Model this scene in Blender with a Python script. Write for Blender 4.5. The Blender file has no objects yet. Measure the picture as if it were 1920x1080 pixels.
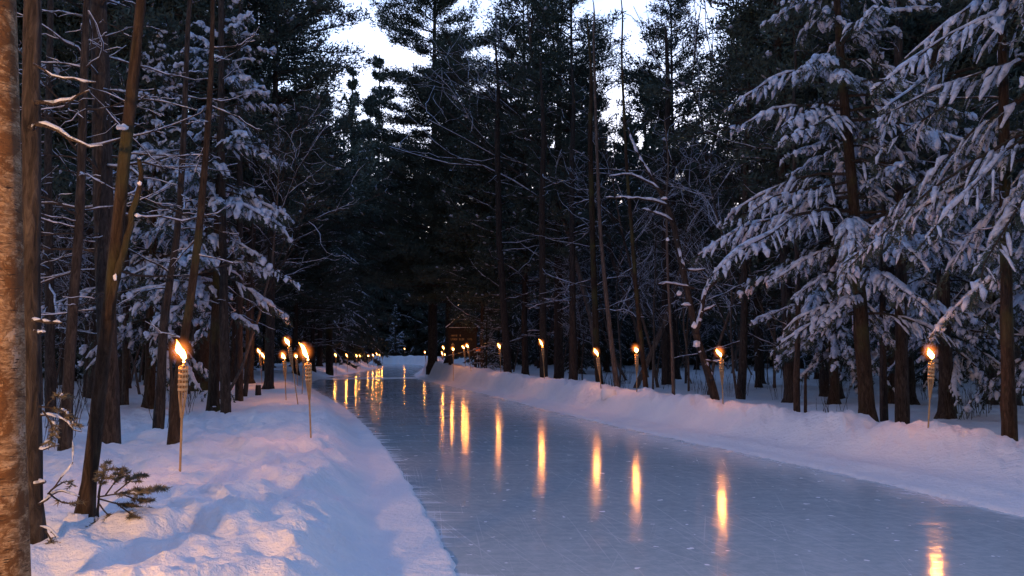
import bpy, math, random
import numpy as np
from mathutils import Vector, Matrix

C = bpy.context.scene.collection
R = math.radians
# ------------------------------------------------------------------ camera
F = 1663.0; HC = 1.55; PITCH = math.atan(118 / F)
cam = bpy.data.cameras.new('camera'); camo = bpy.data.objects.new('camera', cam); C.objects.link(camo)
cam.lens = F / 1920 * 36; cam.sensor_width = 36; cam.clip_end = 2000; cam.clip_start = 0.05
camo.location = (0, 0, HC); camo.rotation_euler = (math.pi / 2 + PITCH, 0, 0)
bpy.context.scene.camera = camo

def pt(px, py, Y):
    """world point seen at photo pixel (px,py) at distance Y ahead"""
    u = (px - 960) / F; v = (540 - py) / F
    dy = math.cos(PITCH) - v * math.sin(PITCH); dz = math.sin(PITCH) + v * math.cos(PITCH)
    s = Y / dy
    return np.array([u * s, Y, HC + dz * s])

# ------------------------------------------------------------------ noise + terrain
def _h(ix, iy, s):
    n = (ix.astype(np.int64) * 374761393 + iy.astype(np.int64) * 668265263 + s * 1442695041) & 0xffffffff
    n = ((n ^ (n >> 13)) * 1274126177) & 0xffffffff
    return ((n ^ (n >> 16)) & 0xffff) / 65535.0
def vnoise(x, y, s=0):
    x = np.asarray(x, float); y = np.asarray(y, float)
    ix = np.floor(x); iy = np.floor(y); fx = x - ix; fy = y - iy
    fx = fx * fx * fx * (fx * (fx * 6 - 15) + 10); fy = fy * fy * fy * (fy * (fy * 6 - 15) + 10)
    ix = ix.astype(np.int64); iy = iy.astype(np.int64)
    a = _h(ix, iy, s); b = _h(ix + 1, iy, s); c = _h(ix, iy + 1, s); d = _h(ix + 1, iy + 1, s)
    return (a + (b - a) * fx) * (1 - fy) + (c + (d - c) * fx) * fy
def fbm(x, y, o=4, s=0):
    t = 0; a = .5
    for k in range(o):
        t = t + a * (vnoise(x * 2 ** k + 17.3 * k, y * 2 ** k - 9.1 * k, s + k) - .5); a *= .5
    return t
def sstep(a, b, x):
    t = np.clip((x - a) / (b - a), 0, 1); return t * t * (3 - 2 * t)

Lp = np.array([(-30, 3.6), (-12, 2.0), (-4, 1.25), (0, .72), (3, .2), (6.1, -.32), (9.1, -.93), (12.8, -1.68), (18.2, -2.95), (25.3, -4.8), (33.5, -7.3), (41, -9.4), (48, -10.5), (56, -10.9), (65, -11.2), (80, -12.0), (92, -14.0), (99, -16), (104, -22), (112, -36), (130, -75), (180, -170), (260, -320)])
Rp = np.array([(-30, 8.4), (-12, 6.9), (-4, 6.25), (0, 5.85), (4, 5.4), (8.4, 4.8), (11.4, 4.15), (14.7, 3.15), (19.5, 1.85), (25.3, .5), (29.6, -.4), (38, -2.4), (47.7, -4.9), (56, -6.2), (66, -7.0), (80, -8.0), (90, -9.0), (98, -10.2), (104, -12.6), (110, -18), (118, -30), (135, -65), (180, -150), (260, -300)])
_Y = np.arange(-40, 280, .25)
def _sm(P):
    v = np.interp(_Y, P[:, 0], P[:, 1]); k = 13
    for _ in range(2):
        v = np.convolve(np.pad(v, k // 2, mode='edge'), np.ones(k) / k, 'valid')
    return v
_XL = _sm(Lp); _XR = _sm(Rp)
_cl = 1 / np.sqrt(1 + np.gradient(_XL, .25) ** 2); _cr = 1 / np.sqrt(1 + np.gradient(_XR, .25) ** 2)
def XL(y): return np.interp(y, _Y, _XL)
def XR(y): return np.interp(y, _Y, _XR)
def edges(x, y):
    return (XL(y) - x) * np.interp(y, _Y, _cl), (x - XR(y)) * np.interp(y, _Y, _cr)

def height(x, y):
    x = np.asarray(x, float); y = np.asarray(y, float)
    dl, dr = edges(x, y)
    wob = fbm(x * .9, y * .9, 3, 5) * .1
    dl2 = dl + wob * .6; dr2 = dr + wob * np.interp(y, [10, 35], [1.5, .8])
    ice = -.06
    # left side
    hL = np.interp(y, [-20, 0, 12, 30, 45, 60, 90, 150], [.42, .40, .34, .32, .42, .52, .8, 1.0])
    floorL = np.interp(y, [-20, 10, 20, 45, 60, 90, 150], [.25, .22, .20, .3, .5, .8, 1.0])
    ap = np.interp(y, [0, 6, 12, 20, 40], [.55, .5, .34, .22, .2])
    wL = np.interp(y, [0, 20, 45, 100], [.62, .7, 1.0, 2.0])
    lump = fbm(x * 1.1, y * 1.1, 5, 11)
    fine = fbm(x * 5, y * 5, 3, 31)
    bill = np.abs(fbm(x * 1.9 + 3, y * 1.9, 3, 71))
    rise = sstep(0, 1, (dl2 - ap) / wL)
    base = hL + (floorL - hL) * sstep(1.6, 4.5, dl)
    near = 1 - sstep(14, 30, y)
    zl = .035 + fine * .008 + rise * (base - .035 + lump * (.16 * near + .07) + fine * .10 * near + (.12 - bill) * .55 * near)
    pit = np.clip(vnoise(x * 2.7 + 5, y * 2.1, 301) - .62, 0, 1) * np.clip(fbm(x * .7, y * .7, 2, 311) * 3 + .6, 0, 1)
    zl = zl - pit * .16 * rise * near
    zl = zl + sstep(2.5, 6, dl) * fbm(x * .35, y * .35, 3, 51) * .22
    # right side
    hR = np.interp(y, [0, 12, 16, 21, 35, 45, 55, 66, 80, 150], [.42, .44, .50, .60, .68, .84, 1.06, 1.12, .95, 1.0])
    floorR = np.interp(y, [0, 30, 60, 100], [.12, .14, .5, .8])
    wR = np.interp(y, [0, 12, 18, 25, 35, 60], [1.9, 1.7, 1.35, 1.05, .8, .65]); apR = np.interp(y, [0, 14, 22, 35], [.5, .45, .36, .24])
    tR = np.clip((dr2 - apR) / wR, 0, 1)
    riseR = .2 * tR + .8 * sstep(.32, .95, tR)
    crest = sstep(.55, 2.0, dr - wR)
    clod = np.abs(fbm(x * 2.6, y * 2.6, 4, 91)) * 1.0
    baseR = hR + (floorR - hR) * crest
    amp = (1 - crest * .7)
    zr = .03 + fine * .01 + riseR * (baseR - .03 + amp * (lump * .18 + fine * .09 + (.12 - clod) * .5))
    zr = zr + np.exp(-((dr - .62) / .12) ** 2) * .03 * (1 + 2 * fine)      # small scraped ridge along the ice
    zr = zr + sstep(2.5, 6, dr) * fbm(x * .35, y * .35, 3, 51) * .2
    tl = sstep(-.06, .03, dl + fine * .09); tr = sstep(-.06, .05, dr + fine * .14)
    z = np.where(dl > dr, ice + (zl - ice) * tl, ice + (zr - ice) * tr)
    z = z + sstep(120, 300, np.hypot(x, y)) * 3
    return z
def gz(x, y): return float(height(np.array([x]), np.array([y]))[0])

# ------------------------------------------------------------------ mesh helpers
class MB:
    def __init__(s): s.v = []; s.f = []; s.n = 0; s.mi = []
    def add(s, v, f, mi=0):
        v = np.asarray(v, np.float32).reshape(-1, 3); f = np.asarray(f, np.int64)
        if len(f) == 0: return
        s.v.append(v); s.f.append(f + s.n); s.n += len(v); s.mi.append((len(f), mi))
    def tubes(s, P, Rr, n=6, cap=True, flat=1.0, mi=0, wob=None):
        """P (K,m,3), Rr (K,m): K tubes swept along polylines"""
        P = np.asarray(P, float); Rr = np.asarray(Rr, float)
        if P.ndim == 2: P = P[None]; Rr = Rr[None]
        K, m, _ = P.shape
        if K == 0: return
        T = np.gradient(P, axis=1); T /= np.linalg.norm(T, axis=2, keepdims=True) + 1e-9
        up = np.zeros_like(T); up[..., 2] = 1
        mt = T.mean(axis=1); steep = np.abs(mt[:, 2]) > .8 * np.linalg.norm(mt, axis=1)
        up[steep] = (0, 1, 0)
        S = np.cross(T, up); S /= np.linalg.norm(S, axis=2, keepdims=True) + 1e-9
        U = np.cross(S, T)
        a = np.arange(n) / n * 2 * math.pi
        ca = np.cos(a)[None, None, :, None]; sa = np.sin(a)[None, None, :, None]
        rr = Rr[..., None, None]
        if wob is not None: rr = rr * wob[..., None]
        V = P[:, :, None, :] + rr * (S[:, :, None, :] * ca + U[:, :, None, :] * sa * flat)
        idx = np.arange(K * m * n).reshape(K, m, n)
        a0 = idx[:, :-1]; b0 = idx[:, 1:]
        f = np.stack([a0, np.roll(a0, -1, 2), np.roll(b0, -1, 2), b0], -1).reshape(-1, 4)
        s.add(V, f, mi)
        if cap and n >= 3:
            base = s.n - K * m * n
            for e in (0, m - 1):
                r = idx[:, e] + base
                if e == 0: r = r[:, ::-1]
                if n == 4: s.f.append(r); s.mi.append((K, mi))
                else:
                    for j in range(1, n - 1):
                        s.f.append(np.stack([r[:, 0], r[:, j], r[:, j + 1]], -1)); s.mi.append((K, mi))
    def box(s, c, size, rot=None, mi=0):
        d = np.array(size) / 2
        v = np.array([(x, y, z) for x in (-1, 1) for y in (-1, 1) for z in (-1, 1)]) * d
        if rot is not None: v = v @ np.array(rot.to_3x3()).T
        s.add(v + np.array(c), [(0, 1, 3, 2), (4, 6, 7, 5), (0, 4, 5, 1), (2, 3, 7, 6), (0, 2, 6, 4), (1, 5, 7, 3)], mi)
    def lathe(s, prof, n=12, c=(0, 0, 0), mi=0, bend=None):
        prof = np.array(prof, float); m = len(prof); a = np.arange(n) / n * 2 * math.pi
        V = np.stack([prof[:, None, 0] * np.cos(a), prof[:, None, 0] * np.sin(a), np.repeat(prof[:, 1:2], n, 1)], -1)
        if bend is not None: V = V + np.array([bend(z) for z in prof[:, 1]])[:, None, :]
        idx = np.arange(m * n).reshape(m, n)
        f = np.stack([idx[:-1], np.roll(idx[:-1], -1, 1), np.roll(idx[1:], -1, 1), idx[1:]], -1).reshape(-1, 4)
        s.add(V + np.array(c), f, mi)
    def mesh(s, name, mats, smooth=False):
        me = bpy.data.meshes.new(name)
        V = np.concatenate(s.v) if s.v else np.zeros((0, 3), np.float32)
        me.vertices.add(len(V)); me.vertices.foreach_set('co', V.astype(np.float32).ravel())
        tot = np.concatenate([np.full(len(f), f.shape[1], np.int32) for f in s.f])
        loops = np.concatenate([f.ravel() for f in s.f]).astype(np.int32)
        st = np.zeros(len(tot), np.int32); st[1:] = np.cumsum(tot)[:-1]
        me.loops.add(len(loops)); me.loops.foreach_set('vertex_index', loops)
        me.polygons.add(len(tot)); me.polygons.foreach_set('loop_start', st)
        try: me.polygons.foreach_set('loop_total', tot)
        except Exception: pass
        if not isinstance(mats, (list, tuple)): mats = [mats]
        for m in mats: me.materials.append(m)
        if len(mats) > 1:
            me.polygons.foreach_set('material_index', np.concatenate([np.full(k, i, np.int32) for k, i in s.mi]))
        me.polygons.foreach_set('use_smooth', np.full(len(tot), smooth))
        me.update(calc_edges=True)
        return me

def ob(name, me, parent=None, loc=(0, 0, 0)):
    o = bpy.data.objects.new(name, me); C.objects.link(o); o.location = loc
    if parent is not None: o.parent = parent
    return o
def tag(o, label=None, cat=None, group=None, kind=None):
    for k, v in (('label', label), ('category', cat), ('group', group), ('kind', kind)):
        if v: o[k] = v
    return o
def kids(o): return [c for c in ALLKIDS.get(o.name, [])]
ALLKIDS = {}
def child(name, me, parent, loc=(0, 0, 0)):
    o = ob(name, me, parent, loc); ALLKIDS.setdefault(parent.name, []).append(o); return o
def copy_tree(o, parent=None):
    c = o.copy(); C.objects.link(c); c.parent = parent
    for ch in kids(o):
        cc = copy_tree(ch, c); ALLKIDS.setdefault(c.name, []).append(cc)
    return c

# ------------------------------------------------------------------ materials
class NT:
    def __init__(s, name):
        s.m = bpy.data.materials.new(name); s.m.use_nodes = True; s.t = s.m.node_tree; s.t.nodes.clear()
        s.out = s.n('ShaderNodeOutputMaterial'); s.p = s.n('ShaderNodeBsdfPrincipled'); s.l(s.p.outputs[0], s.out.inputs[0])
    def n(s, ty, **kw):
        nd = s.t.nodes.new(ty)
        for k, v in kw.items(): setattr(nd, k, v)
        return nd
    def l(s, a, b): s.t.links.new(a, b)
    def noise(s, scale, detail=4, vec=None, rough=.5, dist=0):
        nd = s.n('ShaderNodeTexNoise'); nd.inputs['Scale'].default_value = scale; nd.inputs['Detail'].default_value = detail
        nd.inputs['Roughness'].default_value = rough; nd.inputs['Distortion'].default_value = dist
        if vec is not None: s.l(vec, nd.inputs['Vector'])
        return nd.outputs['Fac']
    def map(s, scale=(1, 1, 1), rot=(0, 0, 0), src='Object', loc=(0, 0, 0)):
        tc = s.n('ShaderNodeTexCoord'); mp = s.n('ShaderNodeMapping')
        mp.inputs['Scale'].default_value = scale; mp.inputs['Rotation'].default_value = rot; mp.inputs['Location'].default_value = loc
        s.l(tc.outputs[src], mp.inputs['Vector']); return mp.outputs[0]
    def ramp(s, fac, stops):
        r = s.n('ShaderNodeValToRGB'); e = r.color_ramp.elements
        while len(e) < len(stops): e.new(.5)
        for i, (p, c) in enumerate(stops):
            e[i].position = p; e[i].color = (*c, 1) if len(c) == 3 else c
        s.l(fac, r.inputs[0]); return r.outputs[0]
    def math(s, op, a, b=None, c=None):
        nd = s.n('ShaderNodeMath', operation=op)
        for i, v in enumerate((a, b, c)):
            if v is None: continue
            if isinstance(v, (int, float)): nd.inputs[i].default_value = v
            else: s.l(v, nd.inputs[i])
        return nd.outputs[0]
    def mix(s, fac, a, b):
        nd = s.n('ShaderNodeMix', data_type='RGBA')
        for i, v in ((0, fac), (6, a), (7, b)):
            if isinstance(v, (int, float)): nd.inputs[i].default_value = v
            elif isinstance(v, tuple): nd.inputs[i].default_value = (*v, 1)
            else: s.l(v, nd.inputs[i])
        return nd.outputs[2]
    def bump(s, h, dist=.02, strength=1, prev=None):
        b = s.n('ShaderNodeBump'); b.inputs['Distance'].default_value = dist; b.inputs['Strength'].default_value = strength
        s.l(h, b.inputs['Height'])
        if prev is not None: s.l(prev, b.inputs['Normal'])
        return b.outputs[0]
    def set(s, **kw):
        names = dict(color='Base Color', rough='Roughness', spec='Specular IOR Level', normal='Normal', metal='Metallic', sss='Subsurface Weight')
        for k, v in kw.items():
            i = s.p.inputs[names[k]]
            if isinstance(v, (int, float)): i.default_value = v
            elif isinstance(v, tuple): i.default_value = (*v, 1)
            else: s.l(v, i)
        return s.m

def mat_snow_ground():
    t = NT('snow_ground'); v = t.map()
    a = t.noise(2.2, 6, v, .62); b = t.noise(14, 5, v, .6); c = t.noise(70, 3, v, .6)
    h = t.math('ADD', t.math('MULTIPLY', a, .55), t.math('ADD', t.math('MULTIPLY', b, .16), t.math('MULTIPLY', c, .035)))
    nrm = t.bump(h, .17, 1.0)
    col = t.ramp(t.noise(1.1, 5, v), [(.3, (.74, .78, .86)), (.7, (.86, .87, .91))])
    return t.set(color=col, rough=.75, spec=.25, normal=nrm)
def mat_snow():
    t = NT('snow'); v = t.map()
    nrm = t.bump(t.noise(38, 4, v, .6), .02, .8)
    return t.set(color=(.80, .84, .93), rough=.8, spec=.2, normal=nrm)
def mat_bark(name, c0, c1, c2, sc=1.0, moss=None):
    t = NT(name); v = t.map((sc * 9, sc * 9, sc * 1.8)); v2 = t.map((1, 1, 1))
    a = t.noise(2.6, 6, v, .65, 1.2); b = t.noise(1.3, 3, v2)
    col = t.ramp(a, [(.32, c0), (.5, c1), (.72, c2)])
    if moss: col = t.mix(t.ramp(b, [(.5, (0, 0, 0)), (.68, (1, 1, 1))]), col, moss)
    nrm = t.bump(a, .035, .9)
    return t.set(color=col, rough=.9, spec=.15, normal=nrm)
def mat_birch():
    t = NT('birch_bark'); v = t.map((9, 9, 26)); v2 = t.map((1, 1, 1.3)); v3 = t.map((7, 7, 60))
    peel = t.noise(4.5, 9, v2, .72, .6); line = t.noise(2.4, 6, v, .7, .9); len_ = t.noise(1.9, 2, v3, .5); big = t.noise(1.6, 3, v2)
    col = t.ramp(line, [(.34, (.13, .075, .035)), (.50, (.34, .22, .115)), (.68, (.70, .55, .34))])
    col = t.mix(t.ramp(peel, [(.50, (0, 0, 0)), (.54, (1, 1, 1))]), col, (.17, .085, .032))
    col = t.mix(t.ramp(peel, [(.36, (1, 1, 1)), (.40, (0, 0, 0))]), col, (.62, .52, .38))
    col = t.mix(t.ramp(len_, [(.32, (1, 1, 1)), (.36, (0, 0, 0))]), col, (.03, .02, .016))
    col = t.mix(t.math('MULTIPLY', big, .5), col, (.10, .055, .025))
    nrm = t.bump(t.math('ADD', t.math('MULTIPLY', peel, 1.3), t.math('MULTIPLY', line, .4)), .045, 1.0)
    return t.set(color=col, rough=.7, spec=.2, normal=nrm)
def mat_needle(name, c0, c1):
    t = NT(name); v = t.map()
    col = t.ramp(t.noise(1.7, 4, v), [(.35, c0), (.65, c1)])
    return t.set(color=col, rough=.65, spec=.2)
def mat_plain(name, c0, c1, sc=(20, 20, 4), rough=.7, bump=.01):
    t = NT(name); v = t.map(sc); a = t.noise(1.5, 5, v, .6)
    return t.set(color=t.ramp(a, [(.35, c0), (.65, c1)]), rough=rough, spec=.3, normal=t.bump(a, bump, .6))
def mat_flame(name, c, s):
    t = NT(name); e = t.n('ShaderNodeEmission'); e.inputs[0].default_value = (*c, 1); e.inputs[1].default_value = s
    t.l(e.outputs[0], t.out.inputs[0]); return t.m
def mat_flame_grad():
    t = NT('flame_core'); e = t.n('ShaderNodeEmission')
    tc = t.n('ShaderNodeTexCoord'); sp = t.n('ShaderNodeSeparateXYZ'); t.l(tc.outputs['Generated'], sp.inputs[0])
    col = t.ramp(sp.outputs['Z'], [(0, (1, .38, .06)), (.35, (1, .62, .20)), (.75, (1, .50, .11)), (1, (1, .22, .02))])
    st = t.n('ShaderNodeMapRange'); t.l(sp.outputs['Z'], st.inputs[0]); st.inputs[3].default_value = 10; st.inputs[4].default_value = 3.5
    t.l(col, e.inputs[0]); t.l(st.outputs[0], e.inputs[1]); t.l(e.outputs[0], t.out.inputs[0]); return t.m
def mat_glow(dens=1.0):  # lens bloom around the flame, imitated by an emitting volume
    t = NT('flame_glow'); t.t.nodes.remove(t.p)
    tc = t.n('ShaderNodeTexCoord'); mp = t.n('ShaderNodeMapping'); mp.inputs['Location'].default_value = (-.5, -.5, -.5)
    t.l(tc.outputs['Generated'], mp.inputs[0])
    ln = t.n('ShaderNodeVectorMath', operation='LENGTH'); t.l(mp.outputs[0], ln.inputs[0])
    f = t.math('SUBTRACT', 1, t.math('MULTIPLY', ln.outputs['Value'], 2)); f = t.math('MAXIMUM', f, 0); f = t.math('POWER', f, 3.2)
    e = t.n('ShaderNodeEmission'); e.inputs[0].default_value = (1, .23, .035, 1)
    t.l(t.math('MULTIPLY', f, 13.0 * dens), e.inputs[1]); t.l(e.outputs[0], t.out.inputs['Volume']); return t.m
def mat_ice():
    t = NT('ice'); v = t.map((1, 1, 1))
    uv = t.n('ShaderNodeUVMap'); uv.uv_map = 'UVMap'
    def m(scale, rz=0):
        r_ = t.n('ShaderNodeMapping'); r_.inputs['Rotation'].default_value = (0, 0, rz); t.l(uv.outputs[0], r_.inputs[0])
        mp = t.n('ShaderNodeMapping'); mp.inputs['Scale'].default_value = scale
        t.l(r_.outputs[0], mp.inputs[0]); return mp.outputs[0]
    at = t.n('ShaderNodeAttribute'); at.attribute_name = 'edge_left'; el = at.outputs['Fac']
    ar = t.n('ShaderNodeAttribute'); ar.attribute_name = 'edge_right'; er = ar.outputs['Fac']
    # frost mask near edges, ragged streaks reaching across
    rag = t.noise(1.0, 5, m((.55, 5.0, 1)), .7)
    fl = t.math('SUBTRACT', t.math('MULTIPLY', rag, 2.6), t.math('ADD', t.math('MULTIPLY', el, 1.5), 1.05))
    fr = t.math('SUBTRACT', t.math('MULTIPLY', t.noise(1, 5, m((1.3, 1.3, 1)), .65), 2.4), t.math('ADD', t.math('MULTIPLY', er, 1.3), .95))
    fl = t.ramp(fl, [(.0, (0, 0, 0)), (.5, (.7, .7, .7))]); fr = t.ramp(fr, [(.0, (0, 0, 0)), (.7, (1, 1, 1))])
    frost = t.math('MAXIMUM', fl, fr)
    sp = t.n('ShaderNodeSeparateXYZ'); t.l(v, sp.inputs[0])     # a drift blown right across the ice at the bend
    bd = t.math('ABSOLUTE', t.math('SUBTRACT', t.math('SUBTRACT', sp.outputs['Y'], t.math('MULTIPLY', sp.outputs['X'], .35)), 53.5))
    bd = t.math('SUBTRACT', t.math('MULTIPLY', t.noise(.9, 4, v, .6), 3.6), t.math('MULTIPLY', bd, .75))
    frost = t.math('MAXIMUM', frost, t.ramp(bd, [(.3, (0, 0, 0)), (.9, (.85, .85, .85))]))
    # skate scratches: thin long lines in several directions
    sc = None
    for k, (rz, th) in enumerate(((1.42, .665), (1.66, .665), (1.2, .685), (1.95, .70), (.5, .735), (2.6, .735))):
        w = t.ramp(t.noise(1.0, 2, m((.35, 40, 1), rz), .5), [(th - .03, (0, 0, 0)), (th + .02, (1, 1, 1))])
        sc = w if sc is None else t.math('MAXIMUM', sc, w)
    fleck = t.ramp(t.noise(7.5, 2, v, .5), [(.70, (0, 0, 0)), (.73, (1, 1, 1))])
    cloud = t.noise(.55, 6, v, .65); mott = t.noise(9, 5, v, .7)
    base = t.mix(cloud, (.30, .41, .47), (.54, .63, .69))
    base = t.mix(t.math('MULTIPLY', t.ramp(mott, [(.4, (0, 0, 0)), (.65, (1, 1, 1))]), .42), base, (.66, .73, .79))
    base = t.mix(t.math('MULTIPLY', sc, .34), base, (.75, .8, .88))
    base = t.mix(fleck, base, (.8, .83, .9))
    base = t.mix(t.math('MULTIPLY', frost, .8), base, (.74, .78, .86))
    rough = t.math('ADD', t.math('MULTIPLY', t.noise(3, 4, v, .6), .055), .048)
    rough = t.math('ADD', rough, t.math('MULTIPLY', t.math('MAXIMUM', frost, fleck), .45))
    rough = t.math('ADD', rough, t.math('MULTIPLY', sc, .10))
    rough = t.math('ADD', rough, t.math('MULTIPLY', t.ramp(t.noise(1, 4, t.map((.8, 3.4, 1)), .6), [(.46, (0, 0, 0)), (.66, (1, 1, 1))]), .10))
    rip = t.noise(1, 3, t.map((1.8, 8, 1)), .55)
    h = t.math('ADD', t.math('MULTIPLY', rip, .5), t.math('ADD', t.math('MULTIPLY', sc, -.02), t.math('ADD', t.math('MULTIPLY', t.noise(26, 3, v, .6), .06), t.math('MULTIPLY', t.noise(1, 2, t.map((9, 30, 1)), .6), .035))))
    nrm = t.bump(h, .006, .9)
    return t.set(color=base, rough=rough, spec=.24, normal=nrm)

def mat_bough_snow():  # darker than open snow: woodland shade put into the colour, plus needles showing through
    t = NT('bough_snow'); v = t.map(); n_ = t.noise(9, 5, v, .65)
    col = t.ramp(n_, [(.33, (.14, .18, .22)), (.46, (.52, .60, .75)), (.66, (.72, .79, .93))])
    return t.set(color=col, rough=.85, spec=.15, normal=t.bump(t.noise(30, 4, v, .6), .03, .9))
M = dict(bough_snow=mat_bough_snow(),
    ground=mat_snow_ground(), snow=mat_snow(), ice=mat_ice(), birch=mat_birch(),
    bark=mat_bark('bark', (.014, .012, .012), (.042, .035, .031), (.095, .08, .07)),
    bark_brown=mat_bark('bark_brown', (.014, .010, .008), (.040, .028, .020), (.085, .062, .045), moss=(.07, .075, .03)),
    bark_grey=mat_bark('bark_grey', (.04, .034, .03), (.11, .09, .08), (.20, .17, .145)),
    twig=mat_bark('twig_bark', (.025, .02, .018), (.06, .048, .04), (.11, .09, .07), 2),
    needle=mat_needle('needles_spruce', (.034, .056, .048), (.072, .100, .080)),
    needle_pine=mat_needle('needles_pine', (.034, .058, .050), (.072, .102, .082)),
    needle_fir=mat_needle('needles_fir', (.10, .09, .06), (.20, .175, .12)),
    bamboo=mat_plain('bamboo', (.30, .19, .09), (.50, .34, .18), (30, 30, 6)),
    band=mat_plain('bamboo_weave', (.36, .24, .12), (.58, .42, .24), (30, 30, 30)),
    weave_dark=mat_plain('weave_dark_slat', (.14, .075, .035), (.24, .14, .065), (30, 30, 30)),  # darker brown bamboo for the inner layer of the basket
    tin=mat_plain('fuel_can_metal', (.05, .05, .05), (.12, .11, .10), (10, 10, 10), .45),
    wick=mat_plain('wick_cord', (.03, .025, .02), (.08, .06, .05), (40, 40, 40)),
    flame=mat_flame_grad(), ember=mat_flame('flame_root', (1, .48, .10), 6), glow=mat_glow(),
    wood=mat_plain('sign_wood', (.012, .008, .006), (.030, .019, .013), (4, 4, 30)),
    paint=mat_plain('routed_yellow_paint', (.50, .30, .10), (.62, .42, .17), (20, 20, 20)),
    plate=mat_plain('orange_plate', (.55, .16, .03), (.65, .22, .05), (10, 10, 10)),
)

# ------------------------------------------------------------------ ground + ice
def build_ground():
    nr = 560; r = .45 * (700 / .45) ** (np.arange(nr) / (nr - 1))
    fine = np.linspace(-40, 40, 580); rest = np.linspace(40, 320, 96)[1:-1]
    th = np.radians(np.concatenate([fine, rest])); n = len(th)
    X = r[:, None] * np.sin(th); Yy = r[:, None] * np.cos(th)
    Z = height(X, Yy)
    V = np.stack([X, Yy, Z], -1).reshape(-1, 3); idx = np.arange(nr * n).reshape(nr, n)
    mb = MB()
    f = np.stack([idx[:-1], np.roll(idx[:-1], -1, 1), np.roll(idx[1:], -1, 1), idx[1:]], -1).reshape(-1, 4)[:, ::-1]
    mb.add(V, f)
    c = mb.n; mb.add([(0, 0, float(Z[0].mean()))], np.zeros((0, 3), int)) if False else None
    mb.v.append(np.array([[0, 0, float(Z[0].mean())]], np.float32)); mb.n += 1
    k = idx[0]; mb.f.append(np.stack([np.full(n, c), np.roll(k, -1), k], -1)); mb.mi.append((n, 0))
    o = ob('snow_ground', mb.mesh('snow_ground', M['ground'], True)); tag(o, kind='structure')
build_ground()
def build_ice():
    ys = np.concatenate([np.arange(-25, 60, .5), np.arange(60, 150, 1)]); nt = 26
    t = np.linspace(0, 1, nt)
    xl = XL(ys) - .35; xr = XR(ys) + .35
    X = xl[:, None] + (xr - xl)[:, None] * t; Yy = np.repeat(ys[:, None], nt, 1)
    V = np.stack([X, Yy, np.zeros_like(X)], -1).reshape(-1, 3); idx = np.arange(len(ys) * nt).reshape(len(ys), nt)
    mb = MB(); f = np.stack([idx[:-1, :-1], idx[:-1, 1:], idx[1:, 1:], idx[1:, :-1]], -1).reshape(-1, 4); mb.add(V, f)
    me = mb.mesh('ice_trail', M['ice'], True)
    dl, dr = edges(X, Yy)
    for nm, d in (('edge_left', -dl), ('edge_right', -dr)):
        a = me.attributes.new(nm, 'FLOAT', 'POINT'); a.data.foreach_set('value', d.astype(np.float32).ravel())
    s = np.concatenate([[0], np.cumsum(np.hypot(np.diff(ys), np.diff((xl + xr) / 2)))])
    UV = np.stack([(X - (xl + xr)[:, None] / 2), np.repeat(s[:, None], nt, 1)], -1).reshape(-1, 2)
    uv = me.uv_layers.new(name='UVMap'); li = np.empty(len(me.loops), np.int32); me.loops.foreach_get('vertex_index', li)
    uv.data.foreach_set('uv', UV[li].astype(np.float32).ravel())
    tag(ob('ice_trail', me), kind='structure')
build_ice()

# ------------------------------------------------------------------ tree generators
def interp_poly(P, bi, t):
    """point and tangent on polyline bi at parameter t"""
    m = P.shape[1]; s = np.clip(t * (m - 1), 0, m - 1 - 1e-6); i = s.astype(int); f = (s - i)[:, None]
    a = P[bi, i]; b = P[bi, i + 1]
    tg = b - a; tg /= np.linalg.norm(tg, axis=1, keepdims=True) + 1e-9
    return a + (b - a) * f, tg
def branch_lines(g, base, az, L, pitch, droop, up, m=6, curl=.15):
    B = len(L); t = np.linspace(0, 1, m)[None, :]
    a = az[:, None] + (g.normal(0, curl, (B, 1))) * t
    h = L[:, None] * t * np.cos(pitch)[:, None]
    z = L[:, None] * (t * np.sin(pitch)[:, None] - droop[:, None] * t ** 2 + up[:, None] * t ** 3)
    P = np.stack([np.cos(a) * h, np.sin(a) * h, z], -1) + base[:, None, :]
    P[:, 1:, :] += g.normal(0, .012, (B, m - 1, 3)) * L[:, None, None]
    return P
def side_lines(g, P, L, spacing, tmin, tmax, ang, lenf, lmin, droop, m=4, updir=0.0, taper=.8):
    """twigs along both sides of branches P: returns (K,m,3) and their lengths"""
    cnt = np.maximum(2, (L / spacing * (tmax - tmin)).astype(int)) * 2
    bi = np.repeat(np.arange(len(L)), cnt)
    k = np.arange(len(bi)) - np.repeat(np.cumsum(cnt) - cnt, cnt); tot = np.repeat(cnt, cnt)
    t = tmin + (tmax - tmin) * (k + g.random(len(bi))) / tot
    side = np.where(k % 2 == 0, 1., -1.)
    p, tg = interp_poly(P, bi, t)
    an = side * np.radians(ang + g.normal(0, 12, len(bi)))
    c, s = np.cos(an), np.sin(an)
    d = np.stack([tg[:, 0] * c - tg[:, 1] * s, tg[:, 0] * s + tg[:, 1] * c, tg[:, 2] * .6 + updir + g.normal(0, .1, len(bi))], -1)
    d /= np.linalg.norm(d, axis=1, keepdims=True)
    ln = np.maximum(lmin, lenf * L[bi] * (1 - taper * t)) * g.uniform(.6, 1.25, len(bi))
    u = np.linspace(0, 1, m)[None, :, None]
    Q = p[:, None, :] + d[:, None, :] * ln[:, None, None] * u
    Q[..., 2] -= (droop * ln)[:, None] * (u[..., 0] ** 1.7)
    return Q, ln
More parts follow.
